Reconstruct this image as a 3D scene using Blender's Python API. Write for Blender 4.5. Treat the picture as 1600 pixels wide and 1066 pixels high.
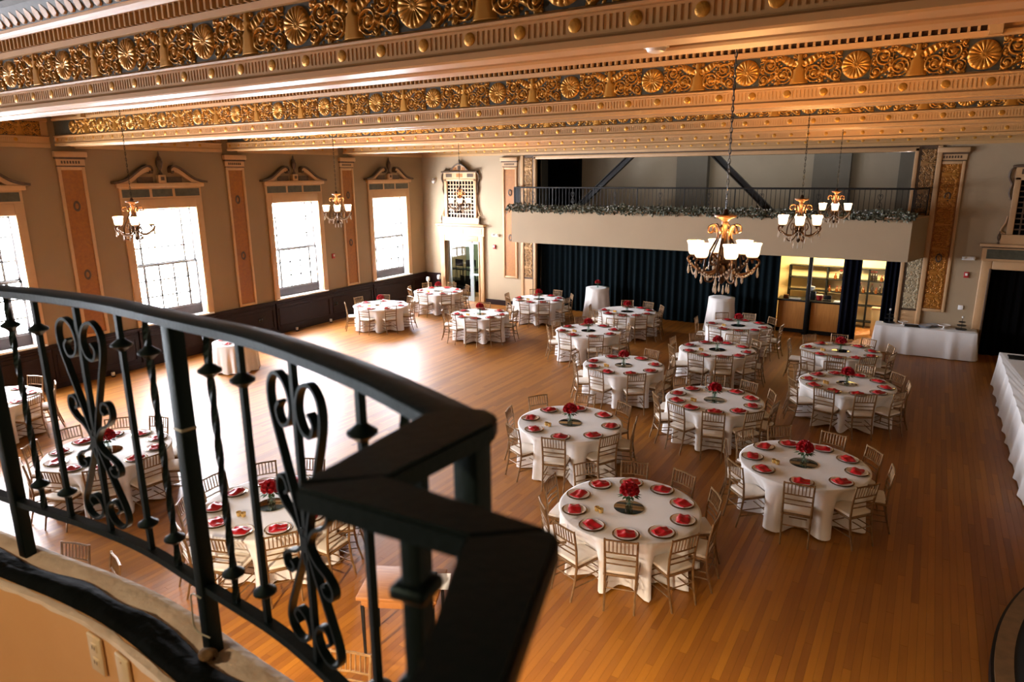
import bpy, bmesh, math, random
from mathutils import Vector, Matrix

rnd = random.Random(7)
PI = math.pi
sc = bpy.context.scene
for o in list(bpy.data.objects):
    bpy.data.objects.remove(o)
COL = sc.collection

# ------------------------------------------------------------------ camera, sky, lights, exposure
EYE = Vector((0, 0, 4.95))
YAW, PITCH, ROLL = math.radians(31.45), math.radians(13.8), math.radians(-0.45)
fwd = Vector((-math.sin(YAW) * math.cos(PITCH), math.cos(YAW) * math.cos(PITCH), -math.sin(PITCH)))
rt0 = Vector((math.cos(YAW), math.sin(YAW), 0))
up0 = rt0.cross(fwd)
rt = rt0 * math.cos(ROLL) + up0 * math.sin(ROLL)
up = -rt0 * math.sin(ROLL) + up0 * math.cos(ROLL)
cd = bpy.data.cameras.new('camera')
cd.sensor_width = 36.0
cd.lens = 1062.0 / 1600 * 36
cd.clip_start = 0.02
cd.clip_end = 200
cd.dof.use_dof = True
cd.dof.focus_distance = 10.0
cd.dof.aperture_fstop = 4.0
cam = bpy.data.objects.new('camera', cd)
COL.objects.link(cam)
cam.matrix_world = Matrix(((rt.x, up.x, -fwd.x, EYE.x), (rt.y, up.y, -fwd.y, EYE.y), (rt.z, up.z, -fwd.z, EYE.z), (0, 0, 0, 1)))
sc.camera = cam

world = bpy.data.worlds.new('world')
sc.world = world
world.use_nodes = True
bg = world.node_tree.nodes['Background']
bg.inputs[0].default_value = (0.93, 0.93, 1.0, 1)
bg.inputs[1].default_value = 13.0

sc.view_settings.view_transform = 'Standard'
sc.view_settings.look = 'None'
sc.view_settings.exposure = 2.9
sc.view_settings.gamma = 1.0
sc.view_settings.use_curve_mapping = False
sc.cycles.max_bounces = 7
sc.cycles.diffuse_bounces = 4
sc.cycles.glossy_bounces = 3
sc.cycles.transmission_bounces = 4
sc.cycles.transparent_max_bounces = 8
sc.cycles.caustics_reflective = False
sc.cycles.caustics_refractive = False
sc.cycles.sample_clamp_indirect = 5.0

def light(name, kind, loc, power, color, size=0.05, rot=(0, 0, 0), sy=None, portal=False):
    d = bpy.data.lights.new(name, kind)
    d.energy = power
    d.color = color
    if kind == 'AREA':
        d.shape = 'RECTANGLE'
        d.size = size
        d.size_y = sy or size
        if portal:
            d.cycles.is_portal = True
    else:
        d.shadow_soft_size = size
    o = bpy.data.objects.new(name, d)
    o.location = loc
    o.rotation_euler = rot
    COL.objects.link(o)
    return o

XL, YB = -17.6, 22.0
ZS = 5.65                                        # soffit of the beams
BEAMS = [-0.40, 4.12, 8.64, 13.16, 17.68]
PIERS = [4.24, 8.76, 13.28, 17.80]
WINS = [-2.56, 1.96, 6.48, 10.95, 15.43, 19.95]  # window centres along the wall
for y in WINS:                                   # portals in the window openings: the sky is sampled through them
    light('window_portal', 'AREA', (XL - 0.30, y, 2.75), 1.0, (1, 1, 1), 2.7, (0, -PI / 2, 0), 1.86, True)
# warm fill added behind the camera to brighten the curb, work light inside the bar, stage loft light
light('balcony_fill', 'POINT', (-2.6, -1.9, 6.0), 34, (1.0, 0.72, 0.45), 0.15)
light('bar_lamp', 'AREA', (-2.4, 23.3, 2.45), 26, (1.0, 0.76, 0.38), 2.6, (math.radians(55), 0, 0), 0.3)
for x in (-4.6, -2.4, -0.9):  # spots added without fixtures to brighten the near tables and floor
    d_ = light('under_balcony_fill', 'SPOT', (x, 0.55 if x < -1 else 0.3, 2.8), 250, (1.0, 0.80, 0.58), 0.08, (math.radians(38), 0, 0))
    d_.data.spot_size = math.radians(92)
    d_.data.spot_blend = 0.8
light('loft_lamp', 'AREA', (-6.0, 23.4, 6.3), 9, (1.0, 0.93, 0.82), 8, (0, 0, 0), 1.0)
light('anteroom_lamp', 'AREA', (-15.6, 24.2, 3.0), 12, (0.9, 1.0, 0.85), 1.4, (0, 0, 0), 1.0)

# ------------------------------------------------------------------ materials
MATS = {}
def mat(name, col, rough=0.5, metal=0.0, var=0.0, scale=8.0, bump=0.0, bscale=None, spec=0.5, stretch=None, col2=None, coat=0.0, sheen=0.0):
    if name in MATS:
        return MATS[name]
    m = bpy.data.materials.new(name)
    m.use_nodes = True
    nt = m.node_tree
    b = nt.nodes['Principled BSDF']
    b.inputs['Roughness'].default_value = rough
    b.inputs['Metallic'].default_value = metal
    b.inputs['Specular IOR Level'].default_value = spec
    b.inputs['Coat Weight'].default_value = coat
    b.inputs['Sheen Weight'].default_value = sheen
    tc = nt.nodes.new('ShaderNodeTexCoord')
    mp = nt.nodes.new('ShaderNodeMapping')
    nt.links.new(tc.outputs['Object'], mp.inputs[0])
    if stretch:
        mp.inputs['Scale'].default_value = stretch
    n = nt.nodes.new('ShaderNodeTexNoise')
    n.inputs['Scale'].default_value = scale
    n.inputs['Detail'].default_value = 5
    nt.links.new(mp.outputs[0], n.inputs['Vector'])
    r = nt.nodes.new('ShaderNodeValToRGB')
    c2 = col2 or tuple(c * (1 - var) for c in col)
    r.color_ramp.elements[0].position = 0.3
    r.color_ramp.elements[1].position = 0.7
    r.color_ramp.elements[0].color = (*c2, 1)
    r.color_ramp.elements[1].color = (*col, 1)
    nt.links.new(n.outputs['Fac'], r.inputs[0])
    nt.links.new(r.outputs[0], b.inputs['Base Color'])
    if bump:
        n2 = nt.nodes.new('ShaderNodeTexNoise')
        n2.inputs['Scale'].default_value = bscale or scale * 3
        n2.inputs['Detail'].default_value = 4
        nt.links.new(mp.outputs[0], n2.inputs['Vector'])
        bp = nt.nodes.new('ShaderNodeBump')
        bp.inputs['Strength'].default_value = bump
        bp.inputs['Distance'].default_value = 0.01
        nt.links.new(n2.outputs['Fac'], bp.inputs['Height'])
        nt.links.new(bp.outputs[0], b.inputs['Normal'])
    MATS[name] = m
    return m

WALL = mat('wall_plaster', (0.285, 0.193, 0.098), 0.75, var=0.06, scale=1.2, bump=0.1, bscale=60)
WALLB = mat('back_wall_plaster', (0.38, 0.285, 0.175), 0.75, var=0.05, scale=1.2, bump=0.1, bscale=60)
CREAM = mat('cream_paint', (0.53, 0.325, 0.16), 0.45, var=0.06, scale=5)
CREAM2 = mat('cream_beam_paint', (0.50, 0.29, 0.115), 0.42, var=0.05, scale=5)
CEIL = mat('ceiling_paint', (0.035, 0.05, 0.05), 0.8, var=0.2, scale=2)
PANEL = mat('pilaster_gilt', (0.33, 0.122, 0.014), 0.5, 0.15, col2=(0.25, 0.09, 0.016), scale=14, bump=0.5, bscale=45)
TILE = mat('green_frieze_tile', (0.085, 0.085, 0.055), 0.5, var=0.4, scale=9)
DARKTRIM = mat('bronzed_trim', (0.11, 0.065, 0.035), 0.5, 0.2, var=0.4, scale=12)
WAINS = mat('wainscot_paint', (0.020, 0.0070, 0.0060), 0.5, var=0.3, scale=6, spec=0.22)
GOLD = mat('gold_leaf', (0.58, 0.28, 0.04), 0.36, 0.6, col2=(0.40, 0.18, 0.022), scale=22, bump=0.35, bscale=70)
TEAL = mat('teal_recess', (0.014, 0.014, 0.010), 0.7, var=0.4, scale=9)
RECESS = mat('dark_red_recess', (0.05, 0.018, 0.010), 0.7, var=0.4, scale=9)
IRON = mat('black_iron', (0.0014, 0.0034, 0.0038), 0.5, 0.0, var=0.2, scale=25, bump=0.1, bscale=90, spec=0.3)
IRON.node_tree.nodes['Principled BSDF'].inputs['Specular Tint'].default_value = (0.55, 0.95, 1.0, 1)
IRON2 = mat('painted_black_metal', (0.004, 0.005, 0.0055), 0.45, spec=0.3, var=0.3, scale=15)
CLOTH = mat('white_tablecloth', (0.80, 0.77, 0.74), 0.85, var=0.03, scale=4, bump=0.15, bscale=40, sheen=0.2)
CLOTH2 = mat('white_buffet_cloth', (0.74, 0.73, 0.72), 0.85, var=0.04, scale=4, bump=0.15, bscale=40, sheen=0.2)
RED = mat('red_satin', (0.50, 0.004, 0.011), 0.38, var=0.35, scale=14, bump=0.3, bscale=25)
ROSE = mat('red_rose_petals', (0.52, 0.004, 0.014), 0.6, var=0.5, scale=40, bump=0.4, bscale=60)
PLATE = mat('white_china', (0.82, 0.80, 0.77), 0.12, var=0.02, scale=3)
CHARGER = mat('gilt_charger', (0.42, 0.25, 0.09), 0.25, 0.75, var=0.3, scale=12)
CHAIR = mat('champagne_chair_paint', (0.27, 0.150, 0.058), 0.34, 0.3, col2=(0.14, 0.072, 0.026), scale=18)
SEAT = mat('ivory_cushion', (0.78, 0.70, 0.60), 0.8, var=0.06, scale=10, bump=0.15, bscale=30)
MIRROR = mat('mirror_glass', (0.30, 0.28, 0.24), 0.06, 1.0, var=0.1, scale=3)
STEM = mat('green_stems', (0.05, 0.11, 0.03), 0.5, var=0.5, scale=20)
VOTIVE = mat('gold_votive_glass', (0.85, 0.55, 0.18), 0.15, 0.5, var=0.2, scale=20)
VELVET = mat('teal_velvet', (0.0007, 0.0055, 0.0078), 0.9, var=0.45, scale=3, spec=0.12, stretch=(6, 6, 0.4))
NAVY = mat('navy_velvet', (0.0014, 0.0026, 0.008), 0.9, var=0.4, scale=3, spec=0.12, stretch=(6, 6, 0.4))
BLACKCL = mat('black_drape', (0.0015, 0.0014, 0.0015), 0.95, var=0.4, scale=3, spec=0.1, stretch=(6, 6, 0.4))
GREY = mat('stage_grey_paint', (0.30, 0.255, 0.19), 0.8, var=0.06, scale=2)
GREYD = mat('stage_dark_grey_paint', (0.11, 0.10, 0.08), 0.8, var=0.1, scale=2)
ALU = mat('door_aluminium', (0.45, 0.52, 0.52), 0.35, 0.6, var=0.1, scale=8)
SASH = mat('sash_paint', (0.16, 0.15, 0.14), 0.5, var=0.2, scale=8)
BLIND = mat('sash_apron_brown', (0.055, 0.035, 0.03), 0.5, var=0.3, scale=8)
WHITEP = mat('white_reveal_paint', (0.85, 0.85, 0.83), 0.5, var=0.03, scale=8)
BRONZE_DIM = mat('bulb_dimmed_bronze', (0.06, 0.028, 0.011), 0.4, 0.7, col2=(0.03, 0.014, 0.006), scale=20)  # bronze copy darkened to hold down the glare of the nearby bulbs
BRONZE = mat('antique_bronze', (0.20, 0.10, 0.04), 0.34, 0.85, col2=(0.08, 0.04, 0.018), scale=20)
CRYSTAL = mat('cut_crystal', (0.80, 0.74, 0.64), 0.05, 0.2, var=0.2, scale=30, coat=1.0)
LEDGE = mat('worn_ledge_plaster', (0.80, 0.71, 0.60), 0.8, col2=(0.62, 0.53, 0.43), scale=7, bump=0.8, bscale=22)
CURB = mat('tan_curb_paint', (0.76, 0.46, 0.21), 0.6, col2=(0.70, 0.41, 0.18), scale=2.5, bump=0.1, bscale=40)
TARP = mat('black_rubber_strip', (0.0022, 0.0045, 0.0045), 0.8, var=0.4, scale=9, bump=0.9, bscale=14, spec=0.08)
IVORYPL = mat('ivory_plastic', (0.74, 0.62, 0.40), 0.35, var=0.03, scale=5)
WHITEPL = mat('white_plastic', (0.78, 0.77, 0.74), 0.4, var=0.03, scale=5)
REDPL = mat('red_plastic', (0.42, 0.02, 0.02), 0.4, var=0.1, scale=5)
BARWOOD = mat('bar_front_wood', (0.58, 0.26, 0.06), 0.4, col2=(0.46, 0.19, 0.04), scale=4, stretch=(9, 9, 0.7))
TABLEWOOD = mat('side_table_wood', (0.36, 0.145, 0.035), 0.5, col2=(0.26, 0.095, 0.022), scale=4, stretch=(1, 9, 1))
YELLOW = mat('back_bar_panel', (0.82, 0.66, 0.36), 0.6, var=0.1, scale=3)
CARPET = mat('black_stage_carpet', (0.006, 0.007, 0.008), 0.95, var=0.4, scale=60)
NOSING = mat('stage_nosing_wood', (0.22, 0.13, 0.06), 0.45, var=0.3, scale=10)
LEAF = mat('garland_leaf', (0.26, 0.28, 0.20), 0.6, col2=(0.010, 0.018, 0.012), scale=14)
BOTTLE = mat('dark_bottle_glass', (0.03, 0.02, 0.012), 0.08, var=0.4, scale=20)
BLUEGL = mat('pale_blue_glass', (0.50, 0.56, 0.66), 0.08, var=0.1, scale=5)
AMBER = mat('amber_glass', (0.16, 0.05, 0.012), 0.1, var=0.3, scale=5)
PAPER = mat('white_paper', (0.80, 0.80, 0.80), 0.8, var=0.03, scale=5)
GREENW = mat('pale_green_wall', (0.34, 0.42, 0.28), 0.8, var=0.05, scale=3)
FOAM = mat('yellow_foam', (0.22, 0.13, 0.05), 0.95, var=0.7, scale=25, bump=1.0, bscale=40)
CORD = mat('cord_plastic', (0.42, 0.44, 0.36), 0.4, var=0.1, scale=9)

FGROUND = mat('frieze_ground', (0.050, 0.050, 0.034), 0.6, var=0.4, scale=14)
def relief_mat(name, low, high, rough, metal):
    m = bpy.data.materials.new(name)
    m.use_nodes = True
    nt = m.node_tree
    b = nt.nodes['Principled BSDF']
    a = nt.nodes.new('ShaderNodeAttribute')
    a.attribute_name = 'relief'
    n = nt.nodes.new('ShaderNodeTexNoise')
    n.inputs['Scale'].default_value = 30
    ad = nt.nodes.new('ShaderNodeMath')
    ad.operation = 'MULTIPLY_ADD'
    ad.inputs[1].default_value = 0.35
    nt.links.new(n.outputs['Fac'], ad.inputs[0])
    nt.links.new(a.outputs['Fac'], ad.inputs[2])
    r = nt.nodes.new('ShaderNodeValToRGB')
    e = r.color_ramp.elements
    e[0].position, e[0].color = 0.16, (*low, 1)
    e[1].position, e[1].color = 0.38, (*high, 1)
    nt.links.new(ad.outputs[0], r.inputs[0])
    nt.links.new(r.outputs[0], b.inputs['Base Color'])
    b.inputs['Roughness'].default_value = rough
    b.inputs['Metallic'].default_value = metal
    return m
FRIEZE = relief_mat('gilded_frieze', (0.050, 0.045, 0.027), (0.44, 0.205, 0.030), 0.36, 0.6)
FRIEZE_DK = relief_mat('bronzed_frieze', (0.05, 0.04, 0.025), (0.32, 0.17, 0.06), 0.45, 0.4)
FRIEZE_PL = relief_mat('gilded_pilaster_relief', (0.24, 0.080, 0.010), (0.44, 0.18, 0.026), 0.4, 0.4)
FRIEZE_GR = relief_mat('pale_frieze', (0.20, 0.17, 0.11), (0.46, 0.38, 0.24), 0.5, 0.2)

def floor_mat():
    m = bpy.data.materials.new('maple_boards')
    m.use_nodes = True
    nt = m.node_tree
    N, L = nt.nodes.new, nt.links.new
    b = nt.nodes['Principled BSDF']
    g = N('ShaderNodeNewGeometry')
    sp = N('ShaderNodeSeparateXYZ')
    L(g.outputs['Position'], sp.inputs[0])
    def M(op, a, bb=None, c=None):
        n = N('ShaderNodeMath')
        n.operation = op
        for i, v in enumerate((a, bb, c)):
            if v is None:
                continue
            if isinstance(v, (int, float)):
                n.inputs[i].default_value = v
            else:
                L(v, n.inputs[i])
        return n.outputs[0]
    i = M('FLOOR', M('DIVIDE', sp.outputs[0], 0.08))
    off = M('FRACT', M('MULTIPLY', i, 0.6180339))
    j = M('FLOOR', M('ADD', M('DIVIDE', sp.outputs[1], 2.4), off))
    cb = N('ShaderNodeCombineXYZ')
    L(i, cb.inputs[0]); L(j, cb.inputs[1])
    wn = N('ShaderNodeTexWhiteNoise')
    wn.noise_dimensions = '2D'
    L(cb.outputs[0], wn.inputs['Vector'])
    mp = N('ShaderNodeMapping')
    mp.inputs['Scale'].default_value = (30, 1.6, 1)
    L(g.outputs['Position'], mp.inputs[0])
    n = N('ShaderNodeTexNoise')
    n.inputs['Scale'].default_value = 1.0
    n.inputs['Detail'].default_value = 6
    L(mp.outputs[0], n.inputs['Vector'])
    n2 = N('ShaderNodeTexNoise')
    n2.inputs['Scale'].default_value = 0.35
    n2.inputs['Detail'].default_value = 3
    L(g.outputs['Position'], n2.inputs['Vector'])
    f = M('ADD', M('MULTIPLY', wn.outputs['Value'], 0.50), M('ADD', M('MULTIPLY', n.outputs['Fac'], 0.30), M('MULTIPLY', n2.outputs['Fac'], 0.35)))
    r = N('ShaderNodeValToRGB')
    e = r.color_ramp.elements
    e[0].position, e[0].color = 0.15, (0.185, 0.052, 0.002, 1)
    e[1].position, e[1].color = 0.95, (0.41, 0.152, 0.008, 1)
    L(f, r.inputs[0])
    L(r.outputs[0], b.inputs['Base Color'])
    ro = M('ADD', M('MULTIPLY', n2.outputs['Fac'], 0.16), 0.39)
    L(ro, b.inputs['Roughness'])
    b.inputs['Specular IOR Level'].default_value = 0.75
    bp = N('ShaderNodeBump')
    bp.inputs['Strength'].default_value = 0.06
    bp.inputs['Distance'].default_value = 0.01
    L(n.outputs['Fac'], bp.inputs['Height'])
    L(bp.outputs[0], b.inputs['Normal'])
    return m
FLOOR = floor_mat()

def glass_mat(name, tint, refl):
    m = bpy.data.materials.new(name)
    m.use_nodes = True
    nt = m.node_tree
    nt.nodes.remove(nt.nodes['Principled BSDF'])
    t = nt.nodes.new('ShaderNodeBsdfTransparent')
    t.inputs[0].default_value = (*tint, 1)
    g = nt.nodes.new('ShaderNodeBsdfGlossy')
    g.inputs['Roughness'].default_value = 0.03
    lw = nt.nodes.new('ShaderNodeFresnel')
    lw.inputs[0].default_value = refl
    mx = nt.nodes.new('ShaderNodeMixShader')
    gm = nt.nodes.new('ShaderNodeNewGeometry')
    bf = nt.nodes.new('ShaderNodeMath')
    bf.operation = 'SUBTRACT'
    bf.inputs[0].default_value = 1.0
    nt.links.new(gm.outputs['Backfacing'], bf.inputs[1])
    ml = nt.nodes.new('ShaderNodeMath')
    ml.operation = 'MULTIPLY'
    nt.links.new(lw.outputs[0], ml.inputs[0])
    nt.links.new(bf.outputs[0], ml.inputs[1])
    nt.links.new(ml.outputs[0], mx.inputs[0])
    nt.links.new(t.outputs[0], mx.inputs[1])
    nt.links.new(g.outputs[0], mx.inputs[2])
    nt.links.new(mx.outputs[0], nt.nodes['Material Output'].inputs[0])
    return m
GLASS = glass_mat('window_glass', (0.96, 0.97, 0.98), 1.35)
VASEGL = glass_mat('vase_glass', (0.93, 0.97, 0.96), 1.6)

def shade_mat():
    m = bpy.data.materials.new('frosted_lamp_glass')
    m.use_nodes = True
    nt = m.node_tree
    b = nt.nodes['Principled BSDF']
    b.inputs['Base Color'].default_value = (0.85, 0.7, 0.5, 1)
    b.inputs['Roughness'].default_value = 0.5
    tc = nt.nodes.new('ShaderNodeTexCoord')
    sp = nt.nodes.new('ShaderNodeSeparateXYZ')
    nt.links.new(tc.outputs['Object'], sp.inputs[0])
    mr = nt.nodes.new('ShaderNodeMapRange')
    mr.inputs[1].default_value = -0.08
    mr.inputs[2].default_value = 0.0
    nt.links.new(sp.outputs[2], mr.inputs[0])
    r = nt.nodes.new('ShaderNodeValToRGB')
    r.color_ramp.elements[0].color = (0.75, 0.28, 0.05, 1)
    r.color_ramp.elements[1].color = (1.0, 0.74, 0.44, 1)
    nt.links.new(mr.outputs[0], r.inputs[0])
    nt.links.new(r.outputs[0], b.inputs['Emission Color'])
    b.inputs['Emission Strength'].default_value = 0.55
    return m
SHADE = shade_mat()

# ------------------------------------------------------------------ mesh helpers
class MB:
    def __init__(s):
        s.v, s.f, s.a = [], [], None
    def add(s, verts, faces):
        k = len(s.v)
        s.v += [tuple(v) for v in verts]
        s.f += [tuple(i + k for i in f) for f in faces]
        return s
    def box(s, x0, x1, y0, y1, z0, z1):
        v = [(x, y, z) for x in (x0, x1) for y in (y0, y1) for z in (z0, z1)]
        return s.add(v, [(0, 1, 3, 2), (4, 6, 7, 5), (0, 4, 5, 1), (2, 3, 7, 6), (0, 2, 6, 4), (1, 5, 7, 3)])
    def tube(s, pts, r, n=6, closed=False, twist=0.0, flat=1.0, up=None):
        P = [Vector(p) for p in pts]
        m = len(P)
        R = r if isinstance(r, (list, tuple)) else [r] * m
        up_ = Vector(up) if up else None
        V = []
        for i, p in enumerate(P):
            if closed:
                t = P[(i + 1) % m] - P[i - 1]
            else:
                t = P[min(i + 1, m - 1)] - P[max(i - 1, 0)]
            t = t.normalized() if t.length > 1e-9 else Vector((0, 0, 1))
            if up_ is None:
                up_ = Vector((1, 0, 0)) if abs(t.x) < 0.9 else Vector((0, 1, 0))
            u = (up_ - t * up_.dot(t)).normalized()
            up_ = u
            w = t.cross(u)
            for k in range(n):
                a = 2 * PI * (k + 0.5) / n + twist * i
                V.append(p + u * (math.cos(a) * R[i]) + w * (math.sin(a) * R[i] * flat))
        F = []
        for i in range(m if closed else m - 1):
            j = (i + 1) % m
            for k in range(n):
                F.append((i * n + k, i * n + (k + 1) % n, j * n + (k + 1) % n, j * n + k))
        if not closed:
            F.append(tuple(range(n - 1, -1, -1)))
            F.append(tuple((m - 1) * n + k for k in range(n)))
        return s.add(V, F)
    def lathe(s, prof, n=16, o=(0, 0, 0)):
        V, F = [], []
        for r, z in prof:
            for k in range(n):
                a = 2 * PI * k / n
                V.append((o[0] + r * math.cos(a), o[1] + r * math.sin(a), o[2] + z))
        for i in range(len(prof) - 1):
            for k in range(n):
                F.append((i * n + k, i * n + (k + 1) % n, (i + 1) * n + (k + 1) % n, (i + 1) * n + k))
        F.append(tuple(range(n - 1, -1, -1)))
        F.append(tuple((len(prof) - 1) * n + k for k in range(n)))
        return s.add(V, F)
    def prism(s, poly, lo, hi, axis):
        # poly of 2-D points in the other two axes (in x,y,z order), extruded along axis
        n = len(poly)
        def mk(p, t):
            q = list(p)
            q.insert(axis, t)
            return tuple(q)
        V = [mk(p, lo) for p in poly] + [mk(p, hi) for p in poly]
        F = [(i, (i + 1) % n, n + (i + 1) % n, n + i) for i in range(n)]
        F += [tuple(range(n - 1, -1, -1)), tuple(range(n, 2 * n))]
        return s.add(V, F)
    def grid(s, nx, ny, fn):
        V = [fn(i / nx, j / ny) for j in range(ny + 1) for i in range(nx + 1)]
        F = [(j * (nx + 1) + i, j * (nx + 1) + i + 1, (j + 1) * (nx + 1) + i + 1, (j + 1) * (nx + 1) + i) for j in range(ny) for i in range(nx)]
        return s.add(V, F)
    def mesh(s, name, m, smooth=False, attr=None, fix=True):
        me = bpy.data.meshes.new(name)
        me.from_pydata(s.v, [], s.f)
        me.materials.append(m)
        if fix:
            bm = bmesh.new()
            bm.from_mesh(me)
            bmesh.ops.recalc_face_normals(bm, faces=bm.faces)
            bm.to_mesh(me)
            bm.free()
        if attr:
            at = me.attributes.new('relief', 'FLOAT', 'POINT')
            at.data.foreach_set('value', attr)
        if smooth:
            me.polygons.foreach_set('use_smooth', [True] * len(me.polygons))
            if smooth != 'all':
                try:
                    me.set_sharp_from_angle(angle=math.radians(40))
                except Exception:
                    pass
        me.update()
        return me

def ob(name, me, parent=None, loc=(0, 0, 0), rz=0.0, rot=None, scale=None, label=None, kind=None):
    o = bpy.data.objects.new(name, me)
    COL.objects.link(o)
    o.location = loc
    o.rotation_euler = rot or (0, 0, rz)
    if scale:
        o.scale = scale if isinstance(scale, tuple) else (scale,) * 3
    if parent:
        o.parent = parent
    if label:
        o['label'] = label
    if kind:
        o['kind'] = kind
    return o

def tag(o, label, cat, group=None, kind=None):
    o['label'] = label
    o['category'] = cat
    if group:
        o['group'] = group
    if kind:
        o['kind'] = kind
    return o

def thing(name, label, cat, loc=(0, 0, 0), rz=0.0, group=None, kind=None, rot=None):
    o = ob(name, None, None, loc, rz, rot)
    o.empty_display_size = 0.1
    return tag(o, label, cat, group, kind)

def bx(name, m, p, x0, x1, y0, y1, z0, z1, **k):
    return ob(name, MB().box(x0, x1, y0, y1, z0, z1).mesh(name, m), p, **k)

def bevel_box(x0, x1, y0, y1, z0, z1, b, name, m):
    me = MB().box(x0, x1, y0, y1, z0, z1).mesh(name, m)
    bm = bmesh.new()
    bm.from_mesh(me)
    bmesh.ops.bevel(bm, geom=bm.edges[:], offset=b, segments=2, affect='EDGES', profile=0.5)
    bm.to_mesh(me)
    bm.free()
    me.polygons.foreach_set('use_smooth', [True] * len(me.polygons))
    me.set_sharp_from_angle(angle=math.radians(50))
    return me

def catmull(pts, k=6):
    P = [Vector(p) for p in pts]
    out = []
    for i in range(len(P) - 1):
        a, b, c, d = P[max(i - 1, 0)], P[i], P[i + 1], P[min(i + 2, len(P) - 1)]
        for j in range(k):
            t = j / k
            out.append(0.5 * ((2 * b) + (c - a) * t + (2 * a - 5 * b + 4 * c - d) * t * t + (3 * b - a - 3 * c + d) * t ** 3))
    out.append(P[-1])
    return out

# ------------------------------------------------------------------ floor
XR = 4.5
def build_floor():
    fl = MB().box(XL - 0.4, XR + 0.2, -4.5, YB + 0.7, -0.2, -0.016).mesh('floor', RECESS)
    f = ob('floor', fl, kind='structure')
    tag(f, 'glossy honey-coloured maple board floor of the hall', 'floor')
    W, L = 0.08, 2.4
    planks = []
    for i in range(int(XL / W) - 3, int(XR / W) + 2):
        off = (i * 0.6180339) % 1.0
        for j in range(-3, 12):
            y0, y1 = (j - off) * L, (j + 1 - off) * L
            y0, y1 = max(y0, -4.4), min(y1, YB + 0.68)
            if y1 - y0 > 0.05:
                planks.append((i * W, y0, y1))
    def seen(p):
        c = Vector((p[0] + 0.04, (p[1] + p[2]) / 2, 0)) - EYE
        z = c.dot(fwd)
        if z < 1:
            return 1e9
        u, v = c.dot(rt) / z * 1062, c.dot(up) / z * 1062
        if abs(u) > 860 or abs(v) > 560 or c.x < -4.2:
            return 1e9
        return c.length
    order = sorted(planks, key=seen)
    near = order[:300]
    cache = {}
    for x, y0, y1 in near:
        k = round(y1 - y0, 3)
        if k not in cache:
            cache[k] = MB().box(0.0008, W - 0.0008, 0.0008, k - 0.0008, -0.018, 0).mesh('floor_board', FLOOR)
        ob('floor_board', cache[k], f, (x, y0, 0))
    r = MB()
    for x, y0, y1 in order[300:]:
        r.box(x + 0.0008, x + W - 0.0008, y0 + 0.0008, y1 - 0.0008, -0.018, 0)
    ob('floor_boards', r.mesh('floor_boards', FLOOR, fix=False), f, kind='stuff')
build_floor()

# ------------------------------------------------------------------ walls
WIN_HW, WIN_Z0, WIN_Z1 = 0.94, 1.12, 4.13
def build_walls():
    wl = ob('wall_left', None)
    tag(wl, 'tan plaster side wall with tall windows and pilasters', 'wall', kind='structure')
    edges = [-4.5]
    for y in WINS:
        edges += [y - WIN_HW, y + WIN_HW]
    edges.append(24.9)
    m = MB()
    ys = sorted(edges)
    zs = [0, WIN_Z0, WIN_Z1, 6.7]
    for i in range(len(ys) - 1):
        hole = i % 2 == 1
        for k in range(3):
            if hole and k == 1:
                continue
            m.box(XL - 0.36, XL, ys[i], ys[i + 1], zs[k], zs[k + 1])
    me = m.mesh('plaster', WALL)
    bm = bmesh.new(); bm.from_mesh(me)
    bmesh.ops.remove_doubles(bm, verts=bm.verts[:], dist=0.0005)
    bm.to_mesh(me); bm.free()
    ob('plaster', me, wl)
    # back wall with two doorways and the stage opening
    wb = ob('wall_back', None)
    tag(wb, 'pale plaster end wall around the stage opening', 'wall', kind='structure')
    m = MB()
    P0, P1 = -12.34, -0.60       # stage opening
    D0, D1 = -16.52, -14.90      # glazed doorway
    R0, R1 = 1.50, 3.40          # draped doorway
    for a, b, z0, z1 in ((XL, D0, 0, 6.7), (D0, D1, 2.40, 6.7), (D1, P0, 0, 6.7), (P0, P1, 5.56, 6.7), (P1, R0, 0, 6.7), (R0, R1, 2.42, 6.7), (R1, XR, 0, 6.7)):
        m.box(a, b, YB, YB + 0.3, z0, z1)
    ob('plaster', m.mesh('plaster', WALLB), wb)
    wr = MB().box(XR, XR + 0.3, -4.5, 24.9, 0, 6.7)
    tag(ob('wall_right', wr.mesh('wall_right', WALL), kind='structure'), 'plain tan plaster side wall beyond the long serving table', 'wall', kind='structure')
    wf = MB().box(XL - 0.3, XR + 0.3, -4.8, -4.5, 0, 6.7)
    tag(ob('wall_front', wf.mesh('wall_front', WALL), kind='structure'), 'plain tan plaster wall behind the balcony', 'wall', kind='structure')
    ce = MB().box(XL - 0.3, XR + 0.3, -4.8, 25.2, 6.66, 6.9)
    tag(ob('ceiling', ce.mesh('ceiling', CEIL), kind='structure'), 'dark painted coffered ceiling between the gilded beams', 'ceiling', kind='structure')
build_walls()

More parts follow.
